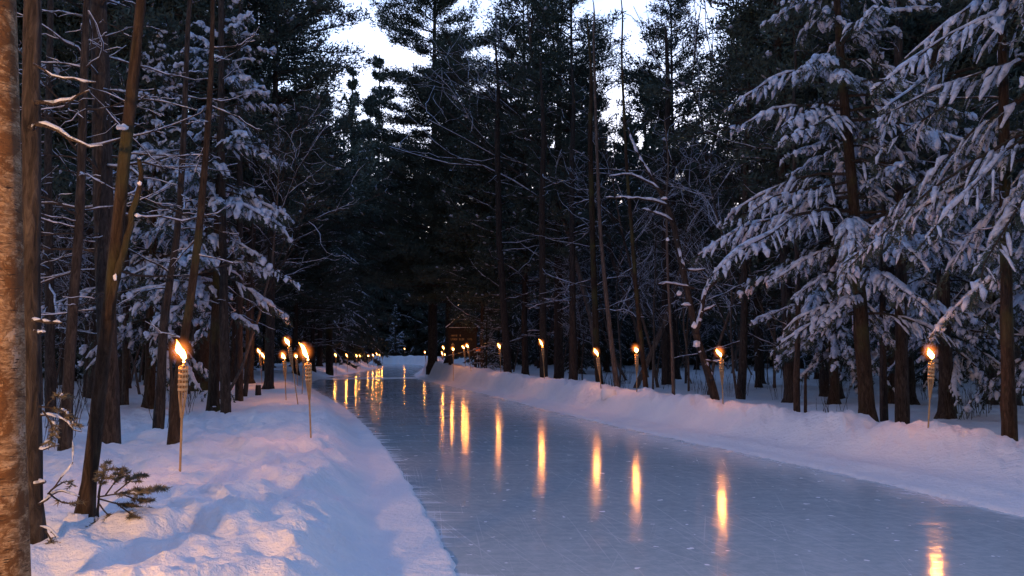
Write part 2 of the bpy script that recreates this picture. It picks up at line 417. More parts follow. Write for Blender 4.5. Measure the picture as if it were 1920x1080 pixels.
def needles(mb, g, Q, per, nl, nw, spread=.75, down=.1, jit=0, mi=0):
    K = len(Q)
    if K == 0: return
    bi = np.repeat(np.arange(K), per); t = g.random(len(bi)) ** .9
    p, tg = interp_poly(Q, bi, t)
    r = g.normal(0, 1, (len(bi), 3)); r[:, 2] = r[:, 2] * .7 - down
    r /= np.linalg.norm(r, axis=1, keepdims=True)
    d = tg * .65 + r * spread; d /= np.linalg.norm(d, axis=1, keepdims=True)
    w = np.cross(d, g.normal(0, 1, (len(bi), 3))); w /= np.linalg.norm(w, axis=1, keepdims=True) + 1e-9
    l = nl * g.uniform(.6, 1.3, len(bi))[:, None]; ww = nw * g.uniform(.7, 1.3, len(bi))[:, None]
    if jit: p = p + g.normal(0, jit, p.shape)
    V = np.stack([p - w * ww * .5, p + w * ww * .5, p + d * l], 1).reshape(-1, 3)
    mb.add(V, np.arange(len(bi) * 3).reshape(-1, 3), mi)
def snow_on(mb, g, Q, r, keep=.8, n=5, lift=.6, t0=0., t1=1., flat=.62, m=6, vary=.5):
    K = len(Q)
    if K == 0: return
    sel = g.random(K) < keep; Q = Q[sel]; K = len(Q)
    if K == 0: return
    a = t0 + (t1 - t0) * g.uniform(0, .3, K); b = t1 - (t1 - t0) * g.uniform(0, .25, K)
    T = a[:, None] + (b - a)[:, None] * np.linspace(0, 1, m)[None]
    bi = np.repeat(np.arange(K), m); p, tg = interp_poly(Q, bi, T.ravel()); p = p.reshape(K, m, 3)
    prof = np.interp(np.linspace(0, 1, m), [0, .18, .5, .85, 1], [.25, .8, 1, .85, .3])
    rr = (r[sel] if isinstance(r, np.ndarray) else np.full(K, r))[:, None] * prof * g.uniform(1 - vary, 1 + vary, (K, m))
    p[..., 2] += rr * lift
    mb.tubes(p, rr, n, True, flat, 0, 1 + g.normal(0, .2, (K, m, n)))

def trunk_mesh(g, H, r0, mat, n=10, wob=.02, taper=.85, bury=.4, flare=1.5):
    m = 18; z = np.concatenate([[-bury, 0, .15, .4], np.linspace(.9, H, m - 4)])
    P = np.stack([np.cumsum(g.normal(0, wob, m)) * .6, np.cumsum(g.normal(0, wob, m)) * .6, z], -1)
    P[:, :2] -= P[1, :2]
    rr = r0 * (1 - taper * np.clip(z / H, 0, 1)) * (1 + (flare - 1) * np.exp(-np.clip(z, 0, 9) / .16))
    mb = MB(); mb.tubes(P, rr, n, True, 1, 0, 1 + g.normal(0, .05, (1, m, n)))
    return mb.mesh('trunk', mat, True), P
def on_trunk(P, z):
    return np.stack([np.interp(z, P[:, 2], P[:, 0]), np.interp(z, P[:, 2], P[:, 1]), z], -1)

def spruce(seed, H=10, r0=.12, z0=1.2, Lmax=2.4, step=.28, per=4, spacing=.13, nper=22, nl=.055, nw=.016, snow=.035, keep=.85, droop=.42, pitch=12, bl=.2, name='snowy_spruce', mat='needle', bark='bark_brown', dead=False, thin=1.):
    g = np.random.default_rng(seed)
    root = ob(name, None)
    tm, TP = trunk_mesh(g, H, r0, M[bark])
    child('trunk', tm, root)
    zs = []; z = z0
    while z < H * .985:
        k = per + g.integers(-1, 2); zs += list(z + g.uniform(-.1, .1, max(2, k))); z += step * g.uniform(.7, 1.3) * (1 + .3 * (H - z) / H)
    zs = np.array(zs); B = len(zs); f = np.clip((zs - z0) / (H - z0), 0, 1)
    L = Lmax * np.interp(f, [0, .08, .2, .5, .8, 1], [.62, .85, 1, .74, .36, .06]) * g.uniform(.6, 1.18, B) * thin
    L = np.maximum(L, .18)
    az = g.uniform(0, 2 * math.pi, B)
    pi_ = np.radians(np.interp(f, [0, .5, 1], [pitch - 10, pitch, 50]) + g.normal(0, 8, B))
    dr = droop * np.interp(f, [0, .6, 1], [1.15, .9, .2]) * g.uniform(.7, 1.3, B)
    P = branch_lines(g, on_trunk(TP, zs), az, L, pi_, dr, dr * .25)
    Q, ql = side_lines(g, P, L, spacing, .16, .97, 52, bl, .12, .85, m=4)
    mb = MB(); mb.tubes(P, (.006 + .009 * L)[:, None] * np.linspace(1, .25, 6)[None], 4, False, mi=1)
    needles(mb, g, Q, nper, nl, nw)
    needles(mb, g, P, int(nper * 2), nl * 1.2, nw)
    cr = child('crown', mb.mesh('crown', [M[mat], M['twig']]), root)
    if snow:
        sb = MB(); w = g.uniform(.3, 1.55, len(Q))
        snow_on(sb, g, Q, snow * w, keep, 5)
        snow_on(sb, g, P, snow * 1.25, keep, 5, t0=.3, t1=1.0, m=8)
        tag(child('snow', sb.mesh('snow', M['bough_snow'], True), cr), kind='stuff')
    return root

def pine(seed, H=22, r0=.28, z0=7, Lmax=4.0, step=.9, per=5, spacing=.3, nper=16, nl=.2, nw=.05, snow=.05, keep=.2, name='white_pine', deadz=None, jit=.12, pitch=8, prof=None, bark='bark'):
    g = np.random.default_rng(seed); root = ob(name, None)
    tm, TP = trunk_mesh(g, H, r0, M[bark], 12); child('trunk', tm, root)
    zs = []; z = z0
    while z < H * .98:
        zs += list(z + g.uniform(-.15, .15, max(2, per + g.integers(-1, 2)))); z += step * g.uniform(.65, 1.35)
    zs = np.array(zs); B = len(zs); f = np.clip((zs - z0) / (H - z0), 0, 1)
    L = Lmax * np.interp(f, *(prof or ([0, .15, .45, .8, 1], [.65, .9, 1, .62, .15]))) * g.uniform(.4, 1.2, B)
    az = g.uniform(0, 2 * math.pi, B); pi_ = np.radians(pitch + 35 * f ** 2 + g.normal(0, 7, B))
    P = branch_lines(g, on_trunk(TP, zs), az, L, pi_, g.uniform(.02, .22, B), g.uniform(.0, .16, B), curl=.3)
    Q, ql = side_lines(g, P, L, spacing, .25, 1, 48, .26, .3, -.12, m=4, updir=.12, taper=.6)
    mb = MB(); mb.tubes(P, (.01 + .009 * L)[:, None] * np.linspace(1, .25, 6)[None], 4, False, mi=1)
    mb.tubes(Q, np.full((len(Q), 1), .006) * np.linspace(1, .4, 4)[None], 3, False, mi=1)
    needles(mb, g, Q, nper, nl, nw, .85, -.25, jit)
    cr = child('crown', mb.mesh('crown', [M['needle_pine'], M['twig']]), root)
    sb = MB(); snow_on(sb, g, Q, snow * g.uniform(.5, 1.3, len(Q)), keep, 5, t0=.35); snow_on(sb, g, P, snow * .6, keep * 1.6, 5, m=8, t0=.15)
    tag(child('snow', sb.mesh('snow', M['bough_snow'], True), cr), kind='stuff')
    if deadz:
        limbs(g, root, TP, deadz[0], deadz[1], int(deadz[2]), .8, 2.6)
    return root

def limbs(g, root, TP, za, zb, B, la, lb, az=None, thick=1., snowr=.006, keep=.7, droop=.2, twigs=True, name='dead_limbs'):
    """bare dead branches with snow lying along their tops: one part of the tree, snow a sub-part"""
    if B <= 12 and name == 'dead_limbs':
        for _ in range(B): limbs(g, root, TP, za, zb, 1, la, lb, None, thick, snowr, 1.1, droop, twigs, 'dead_limb')
        return
    zs = g.uniform(za, zb, B); L = g.uniform(la, lb, B)
    az = g.uniform(0, 2 * math.pi, B) if az is None else g.uniform(az[0], az[1], B)
    P = branch_lines(g, on_trunk(TP, zs), az, L, np.radians(g.normal(4, 14, B)), g.uniform(-.05, droop * 2, B), g.uniform(0, .35, B), m=8, curl=.5)
    R0 = (.006 + .0065 * L)[:, None] * np.linspace(1, .3, 8)[None] * thick
    mb = MB(); mb.tubes(P, R0, 5, False)
    sb = MB(); S = P.copy(); sel = g.random(B) < keep
    def strip(S, rr, w=1.):
        S = S.copy(); S[..., 2] += rr * .9; K, m, _ = S.shape
        sb.tubes(S, rr * g.uniform(.6, 1.5, rr.shape) * np.where(g.random(rr.shape) < .2, .25, 1), 5, True, .8)
    strip(S[sel], (R0 * .9 + snowr * .55)[sel])
    if twigs:
        Q, ql = side_lines(g, P, L, .42, .25, .95, 48, .33, .15, .1, m=5, updir=.1)
        Q[:, 1:, :] += g.normal(0, .02, (len(Q), 4, 3)) * ql[:, None, None] * 2
        rq = np.full((len(Q), 1), .0045 * thick + .001) * np.linspace(1, .5, 5)[None]
        mb.tubes(Q, rq, 4, False)
        s2 = g.random(len(Q)) < keep * .8; strip(Q[s2], (rq + snowr * .35)[s2])
    c = child(name, mb.mesh(name, M['twig'], True), root)
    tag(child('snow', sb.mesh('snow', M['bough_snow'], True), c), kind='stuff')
    return c

def decid(seed, H=12, r0=.08, lean=0.1, snowr=.007, fork=3, name='bare_tree', keep=.42, spread=32, z1=.3, bark='bark_grey', ends=.62):
    """leafless hardwood, recursive limbs"""
    g = np.random.default_rng(seed); root = ob(name, None); lv = {0: [], 1: [], 2: [], 3: []}; rad = {0: [], 1: [], 2: [], 3: []}
    def grow(p, d, L, r, depth):
        m = 7; P = [p]; dd = d.copy()
        for i in range(m - 1):
            dd = dd + g.normal(0, .10 + .07 * depth, 3); dd[2] += .05; dd /= np.linalg.norm(dd); P.append(P[-1] + dd * L / (m - 1))
        P = np.array(P); lv[depth].append(P); rad[depth].append(np.linspace(r, r * (.22 if depth == 0 else .3), m))
        if depth >= fork: return
        nb = (13, 6, 4)[depth]
        for k in range(nb):
            t = g.uniform(z1 if depth == 0 else .2, .98); s = t * (m - 1); i = min(int(s), m - 2)
            q = P[i] + (P[i + 1] - P[i]) * (s - i); tg = P[i + 1] - P[i]; tg /= np.linalg.norm(tg)
            sd = np.cross(tg, g.normal(0, 1, 3)); sd /= np.linalg.norm(sd)
            a = math.radians(spread + g.normal(0, 10)); nd = tg * math.cos(a) + sd * math.sin(a)
            grow(q, nd, L * (.44 if depth == 0 else .55) * (1.25 - .6 * t) * g.uniform(.6, 1.2), r * (.42 if depth == 0 else .5) * (1 - .4 * t), depth + 1)
    d0 = np.array([g.normal(0, lean), g.normal(0, lean), 1.]); d0 /= np.linalg.norm(d0)
    grow(np.array([0, 0, -.3]), d0, H, r0, 0)
    mt = MB(); mt.tubes(np.array(lv[0]), np.array(rad[0]), 9); child('trunk', mt.mesh('trunk', M[bark], True), root)
    mb = MB(); sb = MB()
    for k in range(1, fork + 1):
        P = np.array(lv[k]); rr = np.array(rad[k]); mb.tubes(P, np.maximum(rr, .0035), 4 if k > 1 else 5, False)
        sl = np.abs(P[:, -1, 2] - P[:, 0, 2]) / np.linalg.norm(P[:, -1] - P[:, 0], axis=1)
        sel = (sl < .85) & (g.random(len(P)) < keep)
        if sel.any():
            S = P[sel].copy(); r2 = rr[sel] * .8 + snowr * (.9 if k < 2 else .6); S[..., 2] += r2 * .8
            sb.tubes(S, r2 * g.uniform(.7, 1.4, r2.shape), 5, True, .8)
    c = child('branches', mb.mesh('branches', M['twig'], True), root)
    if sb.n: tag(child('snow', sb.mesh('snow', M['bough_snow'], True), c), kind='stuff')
    return root

def place(o, x, y, rz=0, s=1., tilt=(0, 0), dz=0, sz=None):
    o.location = (x, y, gz(x, y) + dz - .02); o.rotation_euler = (tilt[0], tilt[1], rz); o.scale = (s, s, sz or s)
    return o


# ------------------------------------------------------------------ torches
def flame_mesh(k):
    g = np.random.default_rng(60 + k); lean, hgt, fat, gap = ((.085, 1, 1, 1), (.06, .8, 1.1, 0), (.11, 1.15, .9, 1), (.03, .7, 1.25, 0), (.075, .95, 1.1, 1), (.10, .85, .95, 0))[k]
    n = 12; m = 15; t = np.linspace(0, 1, m); z0 = 1.674 if gap else 1.664
    r = np.interp(t, [0, .1, .3, .5, .75, .9, 1], [0, .018, .034, .035, .020, .008, 0]) * fat * (1 + g.normal(0, .08, m))
    cx = -lean * t ** 1.15 + .006 * np.sin(t * 9 + k); cy = .008 * np.sin(t * 7 + 2 * k); a = np.arange(n) / n * 2 * math.pi
    rr = r[:, None] * (1 + .12 * np.sin(a * 2 + k + t[:, None] * 5) + .07 * np.sin(a * 3 - t[:, None] * 8))
    V = np.stack([cx[:, None] + rr * np.cos(a), cy[:, None] + rr * np.sin(a), np.repeat((z0 + .205 * hgt * t)[:, None], n, 1)], -1)
    mb = MB(); i = np.arange(m * n).reshape(m, n)
    mb.add(V, np.stack([i[:-1], np.roll(i[:-1], -1, 1), np.roll(i[1:], -1, 1), i[1:]], -1).reshape(-1, 4))
    if gap: mb.lathe([(0, 1.650), (.009, 1.653), (.0135, 1.661), (.010, 1.670), (0, 1.676)], 10)
    return mb.mesh('flame', M['flame'], True)
def make_torch():
    r = ob('bamboo_torch', None)
    mb = MB(); z = np.array([0, .3, .31, .32, .62, .63, .64, .9, .91, .92, 1.18]); rr = np.array([.0105, .0115, .0135, .0115, .0115, .0138, .0115, .0115, .0138, .0115, .0125])
    mb.tubes(np.stack([z * 0, z * 0, z], -1), rr, 8); child('pole', mb.mesh('pole', M['bamboo'], True), r)
    n = 9
    for k in range(n):
        a = k / n * 2 * math.pi; zz = np.array([1.12, 1.22, 1.34, 1.42, 1.62]); q = np.array([.011, .020, .034, .039, .042])
        mb = MB(); mb.tubes(np.stack([np.cos(a) * q, np.sin(a) * q, zz], -1), np.array([.0045, .006, .0065, .006, .0055]), 4)
        child('stave', mb.mesh('stave', M['bamboo']), r)
    mb = MB()
    for z0 in (1.395, 1.445, 1.495, 1.545, 1.592):
        h = .013; mb.lathe([(.040, z0 - h), (.046, z0 - h), (.048, z0), (.046, z0 + h), (.040, z0 + h)], 16)
    child('woven_bands', mb.mesh('woven_bands', M['band'], True), r)
    mb = MB(); mb.lathe([(.0, 1.36), (.031, 1.37), (.035, 1.45), (.035, 1.60), (.0, 1.61)], 14); child('inner_weave', mb.mesh('inner_weave', M['weave_dark'], True), r)
    mb = MB(); mb.lathe([(.0, 1.60), (.030, 1.605), (.030, 1.625), (.012, 1.632), (.010, 1.642), (0, 1.642)], 12); can = child('fuel_can', mb.mesh('fuel_can', M['tin'], True), r)
    mb = MB(); mb.lathe([(.0, 1.63), (.007, 1.64), (.007, 1.662), (0, 1.665)], 8); child('wick', mb.mesh('wick', M['wick'], True), can)
    fl = child('flame', flame_mesh(0), r)
    mb = MB(); a = np.linspace(-math.pi / 2, math.pi / 2, 9); mb.lathe(np.stack([.15 * np.cos(a), 1.77 + .17 * np.sin(a)], -1), 14, c=(-.035, 0, 0))
    child('glow', mb.mesh('glow', M['glow'], True), fl)
    ld = bpy.data.lights.new('flame_light', 'POINT'); ld.energy = TORCH_W; ld.color = (1, .29, .040); ld.shadow_soft_size = .058
    lo = bpy.data.objects.new('flame_light', ld); C.objects.link(lo); lo.location = (-.035, 0, 1.75); lo.parent = r
    ALLKIDS.setdefault(r.name, []).append(lo)
    return r
TORCH_W = 13.0
TORCHES = [  # flame px, base px, distance, label
    ((345, 662), (335, 922), 8.6, 'nearest bamboo torch at the left, banded basket, pole standing alone in trodden snow'),
    ((577, 663), (582, 830), 12.1, 'bamboo torch on the left bank with tall slanting flame in front of the cluster'),
    ((541, 641), (559, 761), 20.2, 'highest flame in the cluster behind the second left torch, thin pole leaning left'),
    ((533, 667), (536, 752), 22.0, 'upright torch in the left cluster directly below the highest flame'),
    ((571, 650), (566, 743), 24.5, 'torch leaning right, half hidden behind the second left torch'),
    ((556, 667), (558, 720), 33.0, 'small torch between the cluster torches with a glowing spot of snow at its foot'),
    ((487, 659), (491, 721), 33.0, 'left one of the close pair of thin torches above the dark stump'),
    ((495, 667), (504, 727), 30.0, 'right lower one of the close pair of thin torches above the dark stump'),
    ((388, 670), (395, 722), 32.0, 'small torch beside the very thick dark trunk in the left woods'),
    ((1748, 663), (1742, 810), 12.6, 'torch furthest right, on the right bank in front of the big snowy spruces'),
    ((1352, 662), (1356, 747), 17.7, 'torch beside the crooked snowy trunk on the right bank'),
    ((1194, 655), (1194, 726), 21.5, 'torch with a pale pole just left of a slim leaning trunk'),
    ((1120, 661), (1127, 716), 23.5, 'torch next to the snow block on the right bank'),
    ((1017, 644), (1021, 708), 29.0, 'highest set torch on the right bank, in front of a dark trunk'),
    ((937, 649), (939, 700), 35.0, 'torch on the right bank between the notice board and a dark pine trunk'),
    ((877, 648), (884, 697), 39.0, 'larger right-hand flame of the pair in front of the notice board'),
    ((870, 651), (873, 695), 43.0, 'smaller left-hand flame of the pair in front of the notice board'),
    ((850, 654), (850, 690), 41.5, 'torch in front of the left post of the notice board'),
    ((832, 652), (832, 690), 52.0, 'upper flame of the small stack of torches left of the notice board'),
    ((830, 663), (829, 686), 60.0, 'lower flame of the small stack of torches left of the notice board'),
    ((835, 665), (836, 682), 64.0, 'dim lowest torch touching the small stack left of the notice board'),
    ((810, 651), (811, 684), 55.0, 'torch in front of the twin thick trunks left of the notice board'),
    ((807, 660), (807, 674), 70.0, 'short torch half sunk behind the snow heap under the twin trunks'),
    ((797, 660), (799, 674), 76.0, 'torch at the left end of the snow heap by the trail bend'),
    ((630, 666), None, 56.0, 'first of the far torches where the trail bends, beside a reddish lit trunk'),
    ((651, 667), None, 62.0, 'second far torch along the bend, standing by itself'),
    ((669, 667), None, 67.0, 'left flame of the far pair reflected together in the ice'),
    ((675, 667), None, 71.0, 'right flame of the far pair reflected together in the ice'),
    ((684, 664), None, 84.0, 'faint tiny flame just right of the far reflected pair'),
    ((691, 667), None, 77.0, 'far torch that starts the dense string at the bend'),
    ((700, 666), None, 82.0, 'second torch in the dense far string at the bend'),
    ((707, 664), None, 86.0, 'tallest torch in the dense far string at the bend'),
    ((712, 666), None, 91.0, 'fourth torch in the dense far string at the bend'),
    ((717, 665), None, 97.0, 'last torch in the dense far string at the bend'),
    ((759, 654), None, 112.0, 'lone farthest torch high over the far end of the trail'),
]
OFF = [((-2.1, 2.75), 'torch on the near left bank beside the birch, outside the frame'),
       ((-1.0, .35), 'torch on the left bank right beside the viewpoint'), ((-2.6, -.9), 'torch on the left bank behind and left of the viewpoint'),
       ((7.2, 6.6), 'torch on the near right bank, outside the frame'),
       ((-.2, -2.6), 'torch on the left bank behind the viewpoint')]
proto = make_torch(); first = True; FM = [proto.children[0].data] and [flame_mesh(k) for k in range(6)]; tcount = 0
grp = 'bamboo torches lining the ice trail'
def torch_at(head, base, label):
    global first
    global tcount
    t = proto if first else copy_tree(proto); first = False
    for ch in kids(t):
        if ch.name.startswith('flame') and ch.type == 'MESH': ch.data = FM[(0, 2, 4, 1, 5, 3)[tcount % 6]]
    tcount += 1
    d = Vector(head - base); d.normalize()
    t.rotation_mode = 'QUATERNION'; t.rotation_quaternion = Vector((0, 0, 1)).rotation_difference(d)
    t.location = Vector(head) - d * 1.745
    return tag(t, label, 'torch', grp)
for (fx, fy), b, Y, lab in TORCHES:
    h = pt(fx, fy, Y)
    if b is None: bx = h[0] + .02
    else: bx = pt(b[0], b[1], Y)[0]
    base = np.array([bx, Y + .02, gz(bx, Y)])
    if h[2] - base[2] > 1.62: h[2] = base[2] + 1.62
    torch_at(h, base, lab)
for (x, y), lab in OFF:
    b = np.array([x, y, gz(x, y)]); torch_at(b + np.array([.02, 0, 1.45]), b, lab)

def lamp_post():
    x, y = -3.7, -2.0; r = ob('lamp_post', None, loc=(x, y, gz(x, y))); tag(r, 'wooden path lamp with a warm lantern, behind the viewpoint and outside the picture', 'lamp')
    mb = MB(); mb.box((0, 0, 1.05), (.1, .1, 2.5)); child('post', mb.mesh('post', M['wood']), r)
    mb = MB(); mb.lathe([(0, 2.62), (.16, 2.56), (.17, 2.54), (0, 2.58)], 12); child('lamp_cap', mb.mesh('lamp_cap', M['tin'], True), r)
    mb = MB(); mb.lathe([(0, 2.33), (.05, 2.35), (.06, 2.42), (.04, 2.5), (0, 2.52)], 12); child('bulb', mb.mesh('bulb', M['ember'], True), r)
    ld = bpy.data.lights.new('lamp_light', 'POINT'); ld.energy = 1350; ld.color = (1, .47, .14); ld.shadow_soft_size = .12
    lo = bpy.data.objects.new('lamp_light', ld); C.objects.link(lo); lo.location = (.0, .0, 2.42); lo.parent = r
lamp_post()
# ------------------------------------------------------------------ hand-placed trunks from real positions
def stem_tree(name, pts, Y, mat, label, cat='tree', n=12, leany=0., dead=None, seed=1, group=None, ztop=None, wob=.05, part='trunk'):
    """pts: (px, py, width px) bottom to top; returns root, relative polyline"""
    g = np.random.default_rng(seed)
    W = np.array([pt(a, b, Y) for a, b, w in pts]); rad = np.array([w / 2 / F * Y for a, b, w in pts])
    x0, y0 = W[0, 0], Y; z0 = gz(x0, y0)
    W[0, 2] = z0 + .02
    if leany: W[:, 1] += leany * (W[:, 2] - z0)
    if ztop and ztop > W[-1, 2]:
        d = (W[-1] - W[-2]); d = d / d[2]; extra = ztop - W[-1, 2]
        W = np.vstack([W, W[-1] + d * extra * .5 + [.1, 0, 0], W[-1] + d * extra]); rad = np.append(rad, [rad[-1] * .7, rad[-1] * .3])
    d0 = W[1] - W[0]; W = np.vstack([W[0] - d0 / max(d0[2], .1) * .35, W]); rad = np.append(rad[0] * 1.25, rad); rad[1] *= 1.12
    # resample smoothly
    s = np.concatenate([[0], np.cumsum(np.linalg.norm(np.diff(W, axis=0), axis=1))]); m = max(14, int(s[-1] / .28)); t = np.linspace(0, s[-1], m)
    P = np.stack([np.interp(t, s, W[:, i]) for i in range(3)], -1); rr = np.interp(t, s, rad)
    k = np.array([1, 2, 1]) / 4
    for _ in range(2):
        P[1:-1] = P[:-2] * .25 + P[1:-1] * .5 + P[2:] * .25
    P = P - np.array([x0, y0, z0])
    root = ob(name, None, loc=(x0, y0, z0)); mb = MB()
    mb.tubes(P, rr, n, True, 1, 0, 1 + g.normal(0, wob, (1, m, n)))
    child(part, mb.mesh(part, M[mat], True), root); tag(root, label, cat, group)
    root['_P'] = 0; del root['_P']
    if dead: limbs(g, root, P, **dead)
    return root, P
def lump(mb, c, r, g, sq=(1, 1, .7)):
    """one irregular, slumped lump of snow"""
    n = 12; m = 9; a = np.linspace(-math.pi / 2, math.pi / 2, m); q = np.arange(n) / n * 2 * math.pi
    V = np.stack([np.cos(a)[:, None] * np.cos(q), np.cos(a)[:, None] * np.sin(q), np.repeat(np.sin(a)[:, None], n, 1)], -1)
    k = g.uniform(0, 6, 4); w = 1 + .22 * np.sin(3 * q + k[0])[None, :, None] * np.cos(a)[:, None, None] + .2 * np.sin(2 * q + 4 * a[:, None] + k[1])[..., None] + g.normal(0, .07, (m, n, 1))
    V = V * w; V[..., 2] = np.where(V[..., 2] < 0, V[..., 2] * .45, V[..., 2]); V = V * r * np.array(sq) + np.array(c); i = np.arange(m * n).reshape(m, n)
    mb.add(V, np.stack([i[:-1], np.roll(i[:-1], -1, 1), np.roll(i[1:], -1, 1), i[1:]], -1).reshape(-1, 4))
def limb_px(root, lines, Y, name='limb', mat='twig', snow=.02, loc=None, nosnow=()):
    """limbs given as pixel polylines at distance Y: (px,py,width); one part per limb, its snow a sub-part"""
    L = np.array(root.location); g = np.random.default_rng(len(lines))
    for li, pts in enumerate(lines):
        mb = MB(); sb = MB()
        W = np.array([pt(p[0], p[1], Y + (p[3] if len(p) > 3 else 0)) for p in pts]) - L; r = np.array([p[2] / 2 / F * Y for p in pts])
        s = np.concatenate([[0], np.cumsum(np.linalg.norm(np.diff(W, axis=0), axis=1))]); m = max(7, int(s[-1] / .09)); t = np.linspace(0, s[-1], m)
        P = np.stack([np.interp(t, s, W[:, i]) for i in range(3)], -1); rr = np.interp(t, s, r)
        for _ in range(2): P[1:-1] = P[:-2] * .25 + P[1:-1] * .5 + P[2:] * .25
        P += g.normal(0, .006, P.shape); mb.tubes(P, rr, 6, True)
        c = child(name, mb.mesh(name, M[mat], True), root)
        if snow and li not in nosnow:
            S = P.copy(); q = (rr * .8 + snow * g.uniform(.2, 1.0, m)) * np.where(g.random(m) < .18, .3, 1); q[0] *= .4; q[-1] *= .5; S[:, 2] += rr * .45 + q * .25; sb.tubes(S, q, 6, True, .85)
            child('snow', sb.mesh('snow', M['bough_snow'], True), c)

# birch, nearest
bt, P = stem_tree('birch_tree', [(-12, 1080, 112), (-14, 800, 108), (-14, 540, 106), (-20, 250, 104), (-26, 0, 102), (-34, -300, 98)], 4.2, 'birch', 'pale peeling birch trunk at the very left edge, glowing orange in torchlight', n=24, ztop=9, wob=.02, seed=3)
g = np.random.default_rng(5)
# second trunk with low needled boughs
def bough(root, lines, Y, nm='bough', per=46, nl=.03, nw=.008, ext=.22, mat='needle_fir', snow=0, droop=.1, depth=.35, seed=0):
    L = np.array(root.location); g = np.random.default_rng(40 + seed); Ps = []
    for pts in lines:
        W = np.array([pt(p[0], p[1], Y + g.uniform(-depth, depth) * i / 3) for i, p in enumerate(pts)]) - L
        s = np.linspace(0, 1, len(W)); t = np.linspace(0, 1, 6); Ps.append(np.stack([np.interp(t, s, W[:, i]) for i in range(3)], -1))
    P = np.array(Ps); ln = np.linalg.norm(P[:, -1] - P[:, 0], axis=1)
    Q, ql = side_lines(g, P, ln, .05, .25, .97, 46, ext, .05, droop, m=4, taper=.6)
    mb = MB(); mb.tubes(P, np.full((len(P), 1), .006) * np.linspace(1, .3, 6)[None], 5, False, mi=1); mb.tubes(Q, np.full((len(Q), 1), .0025) * np.ones((1, 4)), 3, False, mi=1)
    needles(mb, g, Q, per, nl, nw, .8, 0); needles(mb, g, P[:, 2:], per * 2, nl, nw, .8, 0)
    c = child(nm, mb.mesh(nm, [M[mat], M['twig']]), root)
    if snow:
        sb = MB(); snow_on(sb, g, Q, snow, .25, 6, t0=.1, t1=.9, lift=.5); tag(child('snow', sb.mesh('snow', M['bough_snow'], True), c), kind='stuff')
    return c
t2, P = stem_tree('pine_tree', [(58, 1058, 46), (55, 900, 40), (52, 700, 37), (50, 540, 35), (47, 250, 34), (44, 0, 32)], 5.5, 'bark', 'brown trunk rising just behind the birch, with small snowy boughs low down', ztop=12, seed=4, leany=.03)
limb_px(t2, [[(75, 780, 5), (100, 775, 4), (125, 790, 3), (150, 812, 2)], [(72, 845, 5), (95, 838, 4), (110, 835, 3)], [(75, 945, 5), (92, 925, 5), (120, 918, 4), (150, 930, 2)], [(92, 925, 3), (115, 895, 3), (140, 870, 2), (138, 830, 1.5)], [(75, 985, 4), (95, 995, 3), (112, 1010, 3), (124, 1025, 2)], [(95, 995, 3), (100, 1010, 3), (98, 1030, 2)],
              [(70, 905, 8), (85, 903, 6)], [(62, 620, 6), (85, 625, 4)], [(60, 240, 8), (66, 236, 6)], [(60, 600, 8), (100, 603, 6), (115, 605, 4)], [(64, 228, 10), (100, 240, 9), (135, 255, 8), (150, 278, 5), (165, 288, 4), (190, 272, 3)], [(62, 195, 9), (95, 190, 7), (135, 190, 6), (165, 170, 3)], [(60, 122, 5), (110, 145, 4), (160, 158, 4), (180, 150, 3)]], 5.4, 'low_twig', snow=.008, nosnow=(5,))
bough(t2, [[(72, 762), (100, 765), (125, 775), (152, 805)], [(80, 770), (95, 790), (100, 815), (92, 835)], [(85, 765), (100, 745), (120, 740), (130, 745)]], 5.3, per=30, snow=.012, seed=1)
bough(t2, [[(95, 920), (115, 905), (130, 902), (140, 912)], [(92, 925), (110, 940), (130, 945), (150, 940)], [(85, 995), (95, 1010), (98, 1020), (95, 1030)]], 5.35, per=14, ext=.12, seed=2)
# leaning trunk with broken snag
lt, P = stem_tree('leaning_tree', [(158, 1000, 34), (165, 930, 28), (174, 850, 25), (190, 700, 25), (204, 580, 25), (218, 450, 23), (235, 280, 23), (246, 180, 21), (257, 90, 20), (265, 0, 18), (280, -200, 14)], 6.35, 'bark_brown', 'mossy trunk leaning right in the left foreground, with a broken forked limb', ztop=9, seed=6)
limb_px(lt, [[(202, 600, 16), (216, 530, 15), (232, 470, 14), (250, 410, 13), (259, 370, 12), (262, 330, 10), (262, 298, 8)]], 6.3, 'broken_limb', 'bark_brown', snow=0)
mb = MB(); b0 = np.array(lt.location)
for (x, y, r, sq) in ((230, 240, .034, (1.2, .9, .8)), (258, 405, .018, (1, 1, 1)), (262, 345, .014, (1, 1, 1.4)), (262, 297, .012, (1, 1, 1)), (216, 522, .014, (.8, .8, 2.2)), (140, 985, .09, (1, .8, .8)), (172, 1008, .1, (1.4, .9, .3))):
    mb = MB(); lump(mb, pt(x, y, 6.35 - .11) - b0, r, g, sq); child('snow_clump', mb.mesh('snow_clump', M['snow'], True), lt)
